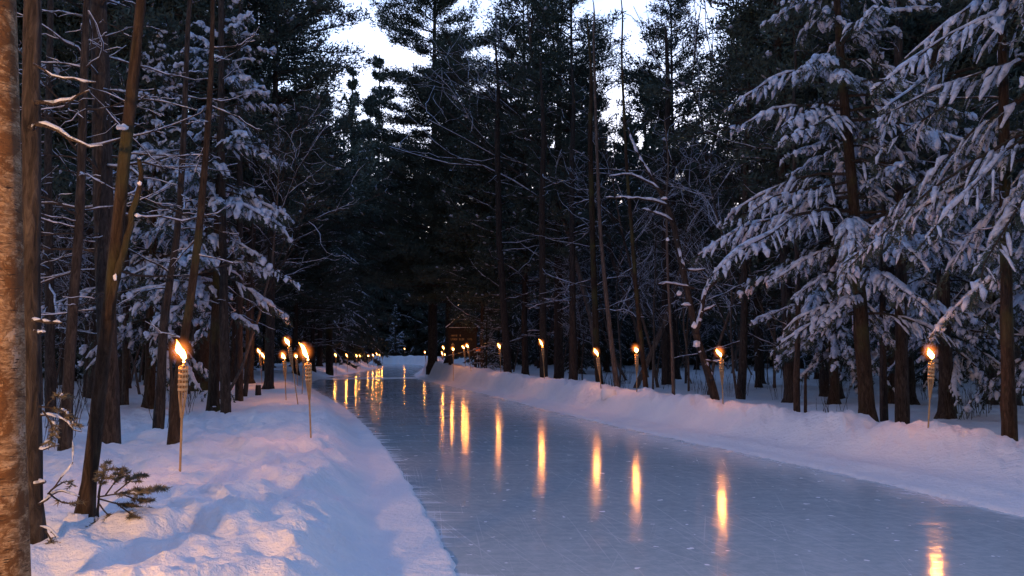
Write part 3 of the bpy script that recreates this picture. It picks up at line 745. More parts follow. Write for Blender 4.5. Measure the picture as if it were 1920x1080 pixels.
# fir sapling in front of it
sx = pt(185, 1000, 6.15); fs = ob('fir_sapling', None, loc=(sx[0], 6.15, gz(sx[0], 6.15))); tag(fs, 'small brown green fir sapling in the snow by the foot of the leaning trunk', 'sapling')
stm = MB(); W = np.array([pt(a, b, 6.15) for a, b in ((185, 1015), (183, 960), (186, 925), (196, 870))]) - np.array(fs.location); stm.tubes(W, np.array([.012, .01, .007, .003]), 6); child('stem', stm.mesh('stem', M['twig'], True), fs)
bough(fs, [[(184, 930), (188, 905), (196, 885), (198, 865)], [(198, 928), (215, 905), (225, 888), (232, 878)], [(215, 925), (240, 905), (255, 893), (268, 890)], [(183, 932), (225, 925), (265, 920), (304, 913)], [(225, 925), (250, 935), (270, 938), (285, 938)], [(185, 935), (220, 945), (250, 950), (277, 957)], [(220, 945), (240, 960), (255, 972), (272, 968)], [(186, 945), (200, 965), (220, 975), (232, 988)], [(200, 965), (205, 980), (208, 995), (196, 1008)], [(184, 945), (178, 970), (176, 995), (172, 1008)]], 6.1, 'boughs', per=90, nl=.032, nw=.0065, ext=.32, snow=.010, seed=3)

DL = dict(za=2.0, zb=7.5, B=26, la=.7, lb=2.3)
def near_tree(*a, d=None, **k):
    dd = dict(DL); dd.update(d or {}); return stem_tree(*a, dead=dd, **k)
near_tree('pine_tree', [(206, 843, 34), (200, 600, 34), (194, 400, 36), (190, 200, 34), (184, 0, 30)], 12.5, 'bark', 'thick dark upright trunk seen behind the leaning mossy trunk', ztop=14, seed=7, d=dict(za=1.8, zb=9, B=46, lb=2.8))
near_tree('pine_tree', [(121, 855, 22), (126, 760, 21), (131, 660, 20), (140, 540, 18), (150, 400, 17), (156, 200, 15), (162, 0, 13)], 11.4, 'bark', 'slim dark trunk between the birch and the leaning trunk', ztop=11, seed=8, d=dict(B=30, lb=1.8))
near_tree('maple_tree', [(325, 853, 20), (330, 740, 19), (343, 650, 17), (358, 560, 15), (375, 420, 14), (385, 300, 12), (393, 200, 11), (398, 80, 9), (400, -60, 7)], 11.5, 'bark_brown', 'slender reddish trunk curving right above the nearest torch', ztop=10, seed=9, d=dict(za=1.3, zb=6, B=9, la=.4, lb=1.1))
near_tree('maple_tree', [(297, 812, 19), (303, 700, 18), (306, 600, 16), (320, 520, 13), (335, 420, 12), (345, 250, 11), (352, 50, 9)], 14.5, 'bark', 'dark trunk with forked snowy boughs left of the nearest torch', ztop=11, seed=10, d=dict(za=1.6, zb=6, B=10, la=.5, lb=1.5))
near_tree('pine_tree', [(423, 780, 18), (421, 640, 17), (418, 500, 15), (416, 300, 12), (414, 0, 10)], 18.4, 'bark', 'straight dark trunk right of the nearest torch, above the small stump', ztop=14, seed=11, d=dict(B=22, lb=1.6))
near_tree('pine_tree', [(448, 757, 14), (449, 600, 12), (450, 400, 11), (448, 100, 9)], 22.4, 'bark', 'straight trunk standing beside a thin leaning stem in the left woods', ztop=14, seed=12, d=dict(B=18, lb=1.6))
stem_tree('sapling', [(459, 746, 8), (465, 700, 7), (469, 650, 6), (472, 560, 5), (473, 400, 4)], 25, 'bark', 'thin dark stem leaning right, second stem left of the stump', ztop=7, seed=13)
stem_tree('sapling', [(410, 747, 6), (411, 640, 6), (413, 500, 5)], 24, 'bark', 'very thin upright stem just left of the straight dark trunk', ztop=7, seed=14)
near_tree('pine_tree', [(375, 733, 38), (373, 600, 35), (371, 300, 31), (369, 0, 27)], 30, 'bark_brown', 'very thick old trunk lit red by the small torch beside it', ztop=20, seed=15, d=dict(B=30, lb=3.2, za=3, zb=12))
stem_tree('sapling', [(320, 780, 6), (322, 700, 6), (318, 640, 5)], 13, 'bark', 'thin stub beside the foot of the slender reddish trunk', seed=16)
near_tree('pine_tree', [(235, 760, 12), (236, 600, 11), (238, 300, 9)], 21, 'bark', 'narrow trunk in the left woods behind the leaning trunk', ztop=12, seed=17, d=dict(B=22))
near_tree('pine_tree', [(163, 738, 13), (166, 600, 12), (170, 300, 10)], 25, 'bark', 'narrow trunk far back between the slim and thick dark trunks', ztop=13, seed=18, d=dict(B=24))
near_tree('pine_tree', [(95, 770, 18), (93, 600, 17), (90, 300, 14)], 18, 'bark', 'dim trunk deep in the woods right behind the birch', ztop=13, seed=19, d=dict(B=34, lb=2.4))
# right side
near_tree('pine_tree', [(953, 699, 14), (946, 600, 13), (936, 450, 12), (932, 250, 10)], 38, 'bark', 'dark trunk leaning left beside the notice board spruce', ztop=15, seed=20, d=dict(B=16, za=3, zb=9))
near_tree('pine_tree', [(1020, 708, 14), (1018, 600, 13), (1016, 400, 12)], 34, 'bark', 'dark trunk straight behind the highest set torch', ztop=13, seed=21, d=dict(B=14, za=3, zb=9))
near_tree('pine_tree', [(1048, 705, 17), (1047, 600, 16), (1046, 300, 13)], 40, 'bark', 'thickest trunk between the highest set torch and the snow block', ztop=17, seed=22, d=dict(B=20, za=3, zb=10))
near_tree('pine_tree', [(1077, 713, 13), (1074, 600, 12), (1072, 300, 10)], 31, 'bark', 'straight dark trunk left of the snow block', ztop=12, seed=23, d=dict(B=16, za=2.5, zb=8))
near_tree('pine_tree', [(1125, 718, 13), (1118, 640, 12), (1112, 480, 11), (1106, 250, 9)], 27, 'bark_brown', 'brownish trunk right behind the torch by the snow block', ztop=12, seed=24, d=dict(B=12))
stem_tree('maple_tree', [(1159, 722, 10), (1146, 640, 9), (1135, 540, 8), (1125, 430, 7), (1118, 250, 6), (1112, 50, 4)], 25.5, 'bark_grey', 'slim grey trunk leaning left just past the snow block', ztop=12, seed=25)
stem_tree('maple_tree', [(1213, 728, 9), (1204, 650, 8), (1194, 560, 8), (1184, 430, 7), (1174, 300, 6), (1165, 100, 4)], 24, 'bark_brown', 'slim brown leaning trunk crossing right of the pale pole torch', ztop=12, seed=26)
stem_tree('sapling', [(1263, 734, 6), (1260, 640, 6), (1252, 520, 5), (1249, 380, 4)], 24, 'bark_grey', 'thin straight stem halfway between the pale pole torch and the crooked trunk', ztop=8, seed=27)
near_tree('pine_tree', [(1251, 711, 19), (1250, 600, 18), (1249, 300, 15)], 36, 'bark', 'dark thick trunk behind the thin straight stem', ztop=15, seed=28, d=dict(B=16, za=3, zb=9))
near_tree('pine_tree', [(1388, 727, 17), (1393, 680, 15), (1396, 560, 13), (1398, 300, 10)], 26, 'bark', 'dark trunk directly right of the crooked snowy trunk', ztop=11, seed=29, d=dict(B=20, za=1.5))
cr, P = stem_tree('crooked_maple', [(1342, 748, 16), (1334, 712, 15), (1320, 675, 14), (1308, 645, 13), (1300, 600, 12), (1292, 560, 12), (1283, 520, 12), (1273, 470, 11), (1263, 420, 11), (1254, 385, 10), (1243, 365, 9), (1224, 335, 8), (1205, 305, 6), (1188, 268, 4)], 19.5, 'bark', 'crooked bent maple with thick snow on its winding limbs', seed=30)
limb_px(cr, [[(1304, 625, 10), (1312, 600, 9), (1318, 575, 8), (1318, 555, 8), (1330, 535, 8), (1350, 522, 8), (1364, 508, 7), (1370, 480, 6), (1380, 455, 5), (1398, 432, 5), (1412, 400, 4), (1430, 360, 3)],
             [(1316, 585, 6), (1330, 578, 5), (1342, 572, 3)], [(1378, 458, 4), (1362, 448, 4), (1350, 444, 3)], [(1395, 438, 3), (1382, 455, 3), (1405, 488, 2)],
             [(1252, 385, 6), (1222, 375, 5), (1180, 370, 4), (1136, 371, 3)], [(1245, 362, 6), (1215, 340, 5), (1180, 325, 4), (1142, 330, 2)], [(1224, 335, 4), (1202, 300, 4), (1185, 265, 3), (1178, 240, 2)],
             [(1262, 415, 5), (1240, 402, 5), (1205, 392, 3)], [(1280, 505, 5), (1300, 508, 5), (1322, 505, 4)], [(1270, 450, 4), (1277, 490, 4), (1284, 500, 3)], [(1302, 540, 5), (1250, 530, 4), (1232, 533, 3)], [(1318, 675, 5), (1345, 680, 3), (1365, 668, 2)],
             [(1336, 712, 8), (1324, 684, 9), (1312, 660, 9)]], 19.3, 'limb', 'bark', snow=.023)
mb = MB(); b0 = np.array(cr.location)
for (x, y, r, sq) in ((1273, 551, .055, (1, 1, 1.2)), (1286, 571, .06, (1.6, 1, .7)), (1302, 612, .055, (1, 1, 1.7)), (1306, 647, .07, (1.1, 1, 1.3)), (1252, 450, .035, (1, 1, 1.4)), (1246, 372, .045, (1.6, 1, .8))):
    mb = MB(); lump(mb, pt(x, y, 19.3) - b0, r, g, sq); child('snow_clump', mb.mesh('snow_clump', M['snow'], True), cr)
ct, P = near_tree('pine_tree', [(1494, 770, 12), (1493, 705, 12), (1497, 600, 10), (1494, 480, 9), (1490, 350, 8), (1487, 200, 7)], 19, 'bark', 'thin dark trunk with a snow cap at its base swelling, left of the big spruce', ztop=9, seed=31, d=dict(za=1.3, zb=6, B=16, la=.5, lb=1.4))
stem_tree('sapling', [(1510, 766, 6), (1510, 720, 5), (1511, 700, 5)], 19, 'bark', 'short thin stub right of the snow capped thin trunk', seed=32)
near_tree('pine_tree', [(1692, 797, 24), (1690, 650, 22), (1688, 400, 19), (1684, 100, 15)], 17.5, 'bark', 'dark trunk between the big spruce and the rightmost torch', ztop=12, seed=33, d=dict(B=18))
stem_tree('pine_tree', [(1658, 792, 14), (1656, 700, 13), (1654, 500, 11)], 18, 'bark', 'thin trunk close behind the big spruce trunk', ztop=8, seed=34)
near_tree('pine_tree', [(1893, 826, 26), (1889, 700, 24), (1886, 480, 21), (1882, 200, 18), (1878, 0, 15)], 12.7, 'bark_brown', 'brown trunk by the right edge of the picture, standing clear of the bank', ztop=11, seed=35, d=dict(za=2.6, zb=6, B=10, lb=1.6))

# ------------------------------------------------------------------ conifers: named
def at_px(px, Y): return (px - 960) / F * Y
def named(o, px, Y, label, rz=0, s=1., tilt=(0, 0), cat='tree', group=None, sz=None):
    place(o, at_px(px, Y), Y, rz, s, tilt, sz=sz); tag(o, label, cat, group); return o
named(spruce(101, H=11.5, r0=.15, z0=2.1, Lmax=2.9, step=.29, per=4, nper=34, nl=.065, nw=.02, bl=.23, snow=0.047, keep=.8, pitch=10, droop=.5), 1622, 16.4, 'big snow laden spruce leaning slightly left over the right bank', .3, 1, (0, R(-3.3)))
named(spruce(102, H=11.5, r0=.12, z0=3.3, Lmax=3.2, step=.3, per=4, nper=34, nl=.065, nw=.02, bl=.23, snow=0.044, keep=.62, pitch=-4, droop=.5), 2010, 12.2, 'snowy spruce at the right edge with long boughs sweeping down left', 1.1, 1)
sp3 = spruce(103, H=8.0, r0=.11, z0=1.2, Lmax=2.0, step=.29, per=5, nper=34, nl=.065, nw=.02, bl=.23, snow=0.044, keep=.8, pitch=2, droop=.5)
named(sp3, 1775, 19.5, 'snowy spruce right behind the rightmost torch', 0)
named(copy_tree(sp3), 1560, 23, 'smaller snowy spruce behind the thin snow capped trunk', 2.1, 1.15)
named(copy_tree(sp3), 1990, 17.5, 'low boughed snowy spruce behind the brown edge trunk', 4.1, 1.1)
named(copy_tree(sp3), 1700, 24, 'tall snowy spruce in the row behind the big leaning spruce', 3.3, 1.6)
named(copy_tree(sp3), 1870, 25, 'snowy spruce deep behind the rightmost torch, left of the edge trunk', 5.3, 1.6)
named(spruce(104, H=10.5, r0=.12, z0=2.2, Lmax=2.3, step=.3, per=4, nper=34, nl=.065, nw=.02, bl=.23, snow=0.055, keep=.62, pitch=8, droop=.42), 405, 19, 'snowy spruce filling the space behind the slender reddish trunk', .8)
named(copy_tree(sp3), 283, 21, 'blue white snowy spruce left of the slender reddish trunk', 1.5, 1.15)

# mid prototypes -------------------------------------------------------------
mid_s = [spruce(201, H=9, r0=.11, z0=.8, Lmax=2.0, step=.34, per=4, spacing=.24, nper=20, nl=.10, nw=.03, snow=.045, keep=.6, name='snowy_spruce'),
         spruce(202, H=12, r0=.13, z0=2.2, Lmax=2.4, step=.36, per=4, spacing=.26, nper=20, nl=.11, nw=.032, snow=.04, keep=.38, name='snowy_spruce')]
mid_p = [pine(211, H=20, r0=.15, z0=5.5, Lmax=3.3, step=.6, per=6, spacing=.26, nper=30, nl=.17, nw=.052, keep=.16, deadz=(2, 7, 22)),
         pine(212, H=17, r0=.13, z0=4.5, Lmax=2.8, step=.55, per=6, spacing=.26, nper=30, nl=.17, nw=.052, keep=.22, deadz=(1.6, 6, 24)),
         pine(213, H=14, r0=.11, z0=2.6, Lmax=2.4, step=.42, per=6, spacing=.26, nper=28, nl=.15, nw=.048, keep=.3, deadz=(1.2, 4, 14))]
far_s = [spruce(221, H=9, r0=.12, z0=.6, Lmax=2.1, step=.5, per=4, spacing=.42, nper=16, nl=.2, nw=.07, snow=.07, keep=.5, name='snowy_spruce'),
         spruce(222, H=13, r0=.14, z0=1.5, Lmax=2.4, step=.55, per=4, spacing=.45, nper=16, nl=.22, nw=.075, snow=.065, keep=.28, name='snowy_spruce')]
far_p = [pine(231, H=18, r0=.2, z0=4, Lmax=3.0, step=.9, per=5, spacing=.42, nper=16, nl=.3, nw=.09, keep=.12, snow=.07),
         pine(232, H=16, r0=.2, z0=6, Lmax=2.8, step=.8, per=5, spacing=.42, nper=16, nl=.3, nw=.09, keep=.16, snow=.07)]
bare = [decid(241, 13, .085), decid(242, 11, .06, lean=.18), decid(243, 8, .045, lean=.2, z1=.15, snowr=.009, keep=.6)]
used = set()
def take(p):
    if p.name in used: return copy_tree(p)
    used.add(p.name); return p
mid_d = [spruce(251, H=15, r0=.14, z0=1.0, Lmax=2.5, step=.42, per=5, spacing=.28, nper=26, nl=.13, nw=.038, snow=.027, keep=.45, pitch=4, name='dark_hemlock', bark='bark'),
         spruce(252, H=12, r0=.11, z0=.5, Lmax=2.2, step=.38, per=5, spacing=.28, nper=26, nl=.13, nw=.038, snow=.028, keep=.52, pitch=4, name='dark_hemlock', bark='bark')]
for q_ in range(2):
    g = np.random.default_rng(500 + q_); zz_ = np.linspace(0, 9, 12); limbs(g, mid_d[q_], np.stack([zz_ * 0, zz_ * 0, zz_], -1), .9, 7.5, 34, 1.2, 3.2, snowr=.007, keep=.7, thick=.8)
far_d = [spruce(261, H=15, r0=.15, z0=.6, Lmax=2.9, step=.6, per=5, spacing=.42, nper=24, nl=.22, nw=.085, snow=.035, keep=.32, name='dark_hemlock', bark='bark'),
         spruce(262, H=11, r0=.12, z0=.3, Lmax=2.5, step=.55, per=5, spacing=.42, nper=24, nl=.22, nw=.085, snow=.035, keep=.42, name='dark_hemlock', bark='bark')]
# big white pines and tall trees shaping the skyline
bigp = pine(219, H=25, r0=.27, z0=4.6, Lmax=4.3, step=.55, per=7, spacing=.3, nper=34, nl=.2, nw=.065, keep=.14, deadz=(3, 8, 22), prof=([0, .15, .3, .5, .7, .85, 1], [1.15, 1.3, 1.1, .95, .8, .5, .3]))
mid_p.append(bigp)
SK = [(3, 812, 50, 1.0, 'tall white pine whose crown fills the sky gap, left one of the twin thick trunks'),
      (3, 841, 47.3, .72, 'right one of the twin thick trunks beside the notice board'),
      (0, 505, 29, 1.0, 'tall pine left of the trail with flat limbs reaching into the sky gap'),
      (0, 470, 34, 1.15, 'dark pine rising behind the straight dark trunks on the left'),
      (0, 330, 30, 1.15, 'dark pine crown high above the nearest torch'),
      (1, 180, 24, 1.15, 'dark pine crown behind the leaning mossy trunk'),
      (1, 60, 24, 1.2, 'dark pine behind the birch at the far left'),
      (0, 1072, 38, .98, 'tall dark pine standing right of the sky gap above the highest set torch'),
      (2, 985, 42, 1.45, 'dark pine with a ragged crown next right of the tall white pine'),
      (1, 1268, 40, 1.08, 'tall pine between the leafless treetops and the big spruce'),
      (2, 905, 44, 1.0, 'shorter dark pine behind the notice board'),
      (0, 1545, 28, 1.05, 'tall pine rising behind the tip of the big leaning spruce'),
      (1, 1700, 27, 1.2, 'tall pine behind the dark trunk beside the big spruce'),
      (0, 1850, 24, 1.1, 'tall pine behind the brown trunk at the right edge'),
      (2, 1420, 33, 1.02, 'dark pine standing behind the long left boughs of the big spruce')]
rg = random.Random(7)
SK2 = [(mid_p[2], 556, 46, 1.35, 1.05, 'wide dark pine on the left with flat limbs hanging over the trail bend'),
       (mid_d[0], 600, 60, 1.3, 1.3, 'dark hemlock behind the first far torches, left of the distant bend'),
       (far_d[0], 655, 84, 1.6, 1.9, 'tall dark hemlock behind the string of far torches'),
       (far_d[1], 628, 70, 1.6, 1.5, 'broad dark hemlock behind the far reflected pair of torches'),
       (far_d[0], 690, 114, 2.2, 2.3, 'tall dark hemlock left of the lone farthest torch'),
       (far_d[1], 735, 128, 2.7, 2.75, 'large dark hemlock closing the end of the trail behind the lone farthest torch'),
       (far_d[0], 780, 126, 2.0, 2.0, 'dark hemlock at the end of the trail over the snow heap'),
       (far_d[0], 1214, 62, 1.5, 1.42, 'dark hemlock right behind the slim brown leaning trunk, deep in the woods'),
       (far_d[1], 1182, 70, 1.7, 1.8, 'dark hemlock deep in the woods behind the pale pole torch'),
       (far_d[0], 706, 119, 2.6, 2.75, 'tallest dark hemlock behind the end of the far torch string'),
       (mid_p[2], 588, 52.5, 1.3, 1.2, 'dark pine right of the wide one with flat limbs, before the bend'),
       (far_p[0], 640, 74, 1.3, 1.22, 'full crowned dark pine above the far reflected pair of torches'),
       (far_p[1], 676, 92, 1.7, 1.55, 'full crowned dark pine above the dense string of far torches'),
       (far_p[0], 716, 122, 2.2, 1.75, 'full crowned dark pine beyond the trail bend, left of the lone farthest torch'),
       (far_p[1], 748, 127, 2.4, 1.9, 'full crowned dark pine straight behind the lone farthest torch'),
       (far_d[1], 668, 128, 2.6, 2.7, 'large dark hemlock far behind the dense string of torches')]
for k, px, Y, s, lab in SK:
    named(take(mid_p[k]), px, Y, lab, rg.uniform(0, 6.28), s)
for o_, px, Y, s, sz, lab in SK2:
    named(take(o_), px, Y, lab, rg.uniform(0, 6.28), s, sz=sz)
named(take(bare[0]), 1128, 36, 'tall leafless tree, left one of the two standing out against the sky', .5, 1.5)
named(take(bare[1]), 1178, 33, 'tall leafless tree, right one of the two standing out against the sky', 2.5, 1.75)
named(copy_tree(bare[0]), 1215, 42, 'leafless tree behind the slim brown leaning trunk', 1.5, 1.5)
named(take(mid_s[0]), 912, 42.5, 'small snowy spruce standing right of the notice board', 1, .42, sz=.34)
named(copy_tree(mid_s[0]), 683, 104, 'pale snowy spruce over the far string of torches', 2, .9)
named(copy_tree(mid_s[0]), 742, 108, 'pale snowy spruce left of the lone farthest torch', 4, .7)
named(copy_tree(mid_s[1]), 640, 66, 'snowy spruce at the bend right of the reddish lit trunk', 1, .6)
stem_tree('pine_tree', [(618, 694, 13), (617, 600, 12), (616, 400, 10)], 55, 'bark_brown', 'reddish lit trunk beside the first of the far torches', ztop=16, seed=36)

# ------------------------------------------------------------------ the forest behind
placed = []
def free(x, y, r): return all((x - a) ** 2 + (y - b) ** 2 > r * r for a, b in placed)
def fill(n, Y0, Y1, protos, label, cat, group, hmax, dist, smin, smax, pxr=(-150, 2080), hp=None, margin=(2.2, 4.2), gap=True, low=True):
    c = 0; tries = 0
    while c < n and tries < 6000:
        tries += 1
        Y = rg.uniform(Y0, Y1) if Y1 < 60 else math.sqrt(rg.uniform(Y0 ** 2, Y1 ** 2)); px = rg.uniform(*pxr); x = at_px(px, Y)
        dl, dr = edges(np.array([x]), np.array([Y])); dl = float(dl[0]); dr = float(dr[0])
        if not (dl > margin[0] or dr > margin[1]): continue
        if not free(x, Y, dist): continue
        if Y < 40 and 830 < px < 900: continue
        if low and Y < (46 if 930 < px < 1540 else 30 if px >= 1540 else 34 if px < 340 else 42 if px < 570 else 0): continue
        k = rg.randrange(len(protos)); H = hp[k]; s = rg.uniform(smin, smax)
        if gap:
            top = 60 if px > 1400 or px < 480 else (225 if px < 1230 else 180)
            if 950 < px < 1105: top = 70
            if 1225 < px < 1325: top = 40
            if 690 < px < 870: top = 110
            if 575 < px < 690: top = 215
            if 1325 < px < 1400: top = 170
            zmax = HC + (658 - top) / F * Y; s = min(s, (zmax - gz(x, Y)) / H)
            if s < smin * .45: continue
        o = take(protos[k]); place(o, x, Y, rg.uniform(0, 6.28), s, (rg.gauss(0, .015), rg.gauss(0, .015))); tag(o, label, cat, group)
        placed.append((x, Y)); c += 1
    return c
n1 = fill(20, 28, 56, mid_s, 'snow dusted spruce in the woods beside the trail', 'tree', 'spruces in the woods beside the trail', 0, 2.4, .6, 1.0, hp=[9, 12], margin=(3.5, 6))
n12 = fill(20, 31, 52, bare, 'leafless snow lined young tree among the pines', 'tree', 'leafless young trees among the pines', 0, 1.5, .5, 1.0, hp=[13, 11, 8], margin=(3, 5), pxr=(930, 1420), low=False)
n2 = fill(22, 30, 54, mid_p[:3], 'dark pine with bare snowy lower limbs in the woods beside the trail', 'tree', 'pines in the woods beside the trail', 0, 2.6, .6, .95, hp=[20, 17, 14], margin=(3, 6), low=False)
nc = fill(16, 17, 46, mid_p[:2], 'tall slim pine with its crown high above the right woods', 'tree', 'tall slim pines of the right woods', 0, 2.6, .95, 1.2, hp=[20, 17], pxr=(1420, 2300), margin=(3, 5.5), gap=False, low=False)
nd = fill(16, 21, 46, mid_p[:2], 'tall slim pine with its crown high above the left woods', 'tree', 'tall slim pines of the left woods', 0, 2.6, .95, 1.2, hp=[20, 17], pxr=(-500, 480), margin=(4, 5.5), gap=False, low=False)
n6 = fill(72, 29, 62, mid_d, 'dark bushy hemlock in the woods beside the trail', 'tree', 'hemlocks in the woods beside the trail', 0, 2.1, .6, 1.25, hp=[15, 12], margin=(3, 5.5))
n3 = fill(16, 20, 50, bare, 'leafless snow lined young tree among the pines', 'tree', 'leafless young trees among the pines', 0, 1.5, .45, 1.0, hp=[13, 11, 8], margin=(3, 5), pxr=(80, 520), low=False) + fill(14, 24, 50, bare, 'leafless snow lined young tree among the pines', 'tree', 'leafless young trees among the pines', 0, 1.5, .45, 1.0, hp=[13, 11, 8], margin=(3, 5), pxr=(1130, 1620), low=False)
n4 = fill(40, 56, 120, far_s, 'snow dusted spruce deep in the far forest', 'tree', 'spruces deep in the far forest', 0, 2.6, .8, 1.5, hp=[9, 13])
n5 = fill(24, 60, 125, far_p, 'dark pine deep in the far forest', 'tree', 'pines deep in the far forest', 0, 2.8, .8, 1.5, hp=[18, 16])
n7 = fill(95, 54, 112, far_d, 'dark bushy hemlock deep in the far forest', 'tree', 'hemlocks deep in the far forest', 0, 2.2, .8, 1.6, hp=[15, 11], margin=(2, 3))
n8 = fill(46, 116, 150, far_d, 'dark hemlock closing the view beyond the trail bend', 'tree', 'hemlocks beyond the trail bend', 0, 2.4, 1.2, 2.0, hp=[15, 11], pxr=(380, 1050), margin=(1.5, 1.5))
n11 = fill(22, 118, 155, far_d, 'dark hemlock closing the view beyond the trail bend', 'tree', 'hemlocks beyond the trail bend', 0, 1.9, 1.3, 2.2, hp=[15, 11], pxr=(630, 860), margin=(1.2, 1.2))
n13 = fill(26, 60, 98, far_d, 'dark bushy hemlock deep in the far forest', 'tree', 'hemlocks deep in the far forest', 0, 1.7, 1.1, 1.9, hp=[15, 11], margin=(2, 3), pxr=(925, 1330))
n9 = fill(34, 60, 112, far_d, 'dark bushy hemlock deep in the far forest', 'tree', 'hemlocks deep in the far forest', 0, 1.8, .8, 1.4, hp=[15, 11], margin=(2, 3), pxr=(1080, 1600))
n10 = fill(18, 60, 105, far_d, 'dark bushy hemlock deep in the far forest', 'tree', 'hemlocks deep in the far forest', 0, 1.8, .8, 1.4, hp=[15, 11], margin=(2, 3), pxr=(60, 600))
for i in range(34):
    a = rg.uniform(math.radians(46), math.radians(314)); rr_ = rg.uniform(12, 28); x, y = rr_ * math.sin(a), rr_ * math.cos(a)
    dl, dr = edges(np.array([x]), np.array([y]))
    if dl[0] > 3 or dr[0] > 4:
        tag(place(copy_tree(mid_d[i % 2]), x, y, rg.uniform(0, 6), rg.uniform(.9, 1.3)), 'dark bushy hemlock standing outside the picture around the viewpoint', 'tree', 'hemlocks around the viewpoint')
print(n6, n7, n8, n9, n10, nc, nd)
print('fill', n1, n2, n3, n4, n5)

# ------------------------------------------------------------------ notice board
def board():
    Y = 45.5; x = at_px(868, Y); z = gz(x, Y); k = Y / F
    r = ob('notice_board', None, loc=(x, Y, z)); tag(r, 'roofed dark wooden notice board with yellow routed lettering and snow along its gable', 'notice board')
    def bx(name, items, mat, parent=r):
        mb = MB()
        for it in items: mb.box(*it)
        return child(name, mb.mesh(name, M[mat]), parent)
    zt = 1.55 + (658 - 622) * k - z    # board top
    zb = 1.55 + (658 - 668) * k - z
    for sx in (-.66, .66): bx('post', [((sx, 0, zt / 2 - .1), (.14, .14, zt + .35))], 'wood')
    bd = bx('board', [((0, -.09, (zt + zb) / 2), (1.46, .05, zt - zb))], 'wood')
    # two rows of routed lettering plus an arrow head: strokes stand 3 mm proud
    mb = MB(); g = random.Random(3); yb = -.118
    def word(x0, n, zc, h):
        xx = x0
        for i in range(n):
            w = .052
            st = g.choice(['E', 'I', 'O', 'L', 'N', 'T'])
            if st in 'EOLN': mb.box((xx + .008, yb, zc), (.014, .012, h))
            if st in 'ON': mb.box((xx + w - .01, yb, zc), (.014, .012, h))
            if st in 'IT': mb.box((xx + w / 2, yb, zc), (.014, .012, h))
            if st in 'ELO': mb.box((xx + w / 2, yb - .002, zc - h / 2 + .008), (w - .014, .010, .016))
            if st in 'ETO': mb.box((xx + w / 2, yb - .002, zc + h / 2 - .008), (w - .014, .010, .016))
            if st in 'EN': mb.box((xx + w / 2, yb - .002, zc), (w - .02, .010, .016))
            xx += w + .016
    z1 = 1.55 + (658 - 629.3) * k - z; z2 = 1.55 + (658 - 636.2) * k - z; z3 = 1.55 + (658 - 645.5) * k - z
    word(-.60, 5, z1, .085); word(-.14, 1, z1, .10); word(-.60, 5, z2, .10); word(-.17, 4, z2, .10); word(.26, 4, z2, .10)
    mb.add(np.array([(-.50, yb - .004, z3 + .08), (-.60, yb - .004, z3 - .05), (-.40, yb - .004, z3 - .05), (-.50, yb + .01, z3 + .08), (-.60, yb + .01, z3 - .05), (-.40, yb + .01, z3 - .05)]), [(0, 1, 2), (5, 4, 3)])
    child('lettering', mb.mesh('lettering', M['paint']), bd)
    # gable roof, ridge runs away from the viewer; the right-hand slope is foreshortened by a tilt
    zr = 1.55 + (658 - 593) * k - z; ze = 1.55 + (658 - 616) * k - z
    a = math.atan2(zr - ze, .78); Ls = math.hypot(zr - ze, .78) + .06
    for s, nm in ((-1, 'roof'), (1, 'roof')):
        rot = Matrix.Rotation(s * a, 3, 'Y').to_4x4(); c = (s * .39, 0, (zr + ze) / 2)
        mb = MB(); mb.box((c[0], 0, c[2] + .03), (Ls, .75, .045), rot); rf = child('roof', mb.mesh('roof', M['wood']), r)
        mb = MB(); off = np.array([math.sin(s * a), 0, math.cos(a)]) * .05
        g2 = np.random.default_rng(5); nx = 14
        px_ = np.linspace(-Ls / 2, Ls / 2, nx); W = np.stack([px_ * math.cos(a), px_ * 0, -s * px_ * math.sin(a)], -1) + np.array(c) + off + [0, 0, .03]
        for yy in (-.3, -.15, 0, .15, .3): mb.tubes(W + [0, yy, 0], np.full(nx, .085) * g2.uniform(.8, 1.2, nx), 7, True, .35)
        child('snow', mb.mesh('snow', M['snow'], True), rf)
    bx('gable_panel', [((0, -.02, ze + .16), (.9, .05, .24))], 'wood')
    bx('crossbeam', [((0, -.06, zt + .05), (1.6, .09, .10))], 'wood'); bx('crossbeam', [((0, -.06, ze - .02), (1.6, .12, .10))], 'wood')
    mb = MB(); n = 16; xx = np.linspace(-.72, .72, n)
    for zz, rr in ((zt + .115, .03), (ze + .05, .035)): mb.tubes(np.stack([xx, xx * 0 - .075, xx * 0 + zz], -1), rr * np.random.default_rng(2).uniform(.6, 1.3, n), 6, True, .6)
    child('snow', mb.mesh('snow', M['snow'], True), r)
    r.rotation_euler = (0, 0, R(-6))
board()
def small_sign():
    Y = 44.0; c = pt(897.5, 656, Y); r = ob('trail_sign', None, loc=(c[0], Y, gz(c[0], Y))); tag(r, 'small orange sign on a post right of the notice board', 'sign')
    h = c[2] - r.location.z
    mb = MB(); mb.box((0, .05, h / 2 - .1), (.07, .07, h + .3)); child('post', mb.mesh('post', M['wood']), r)
    mb = MB(); mb.box((0, 0, h), (.27, .03, .25)); child('plate', mb.mesh('plate', M['plate']), r)
small_sign()

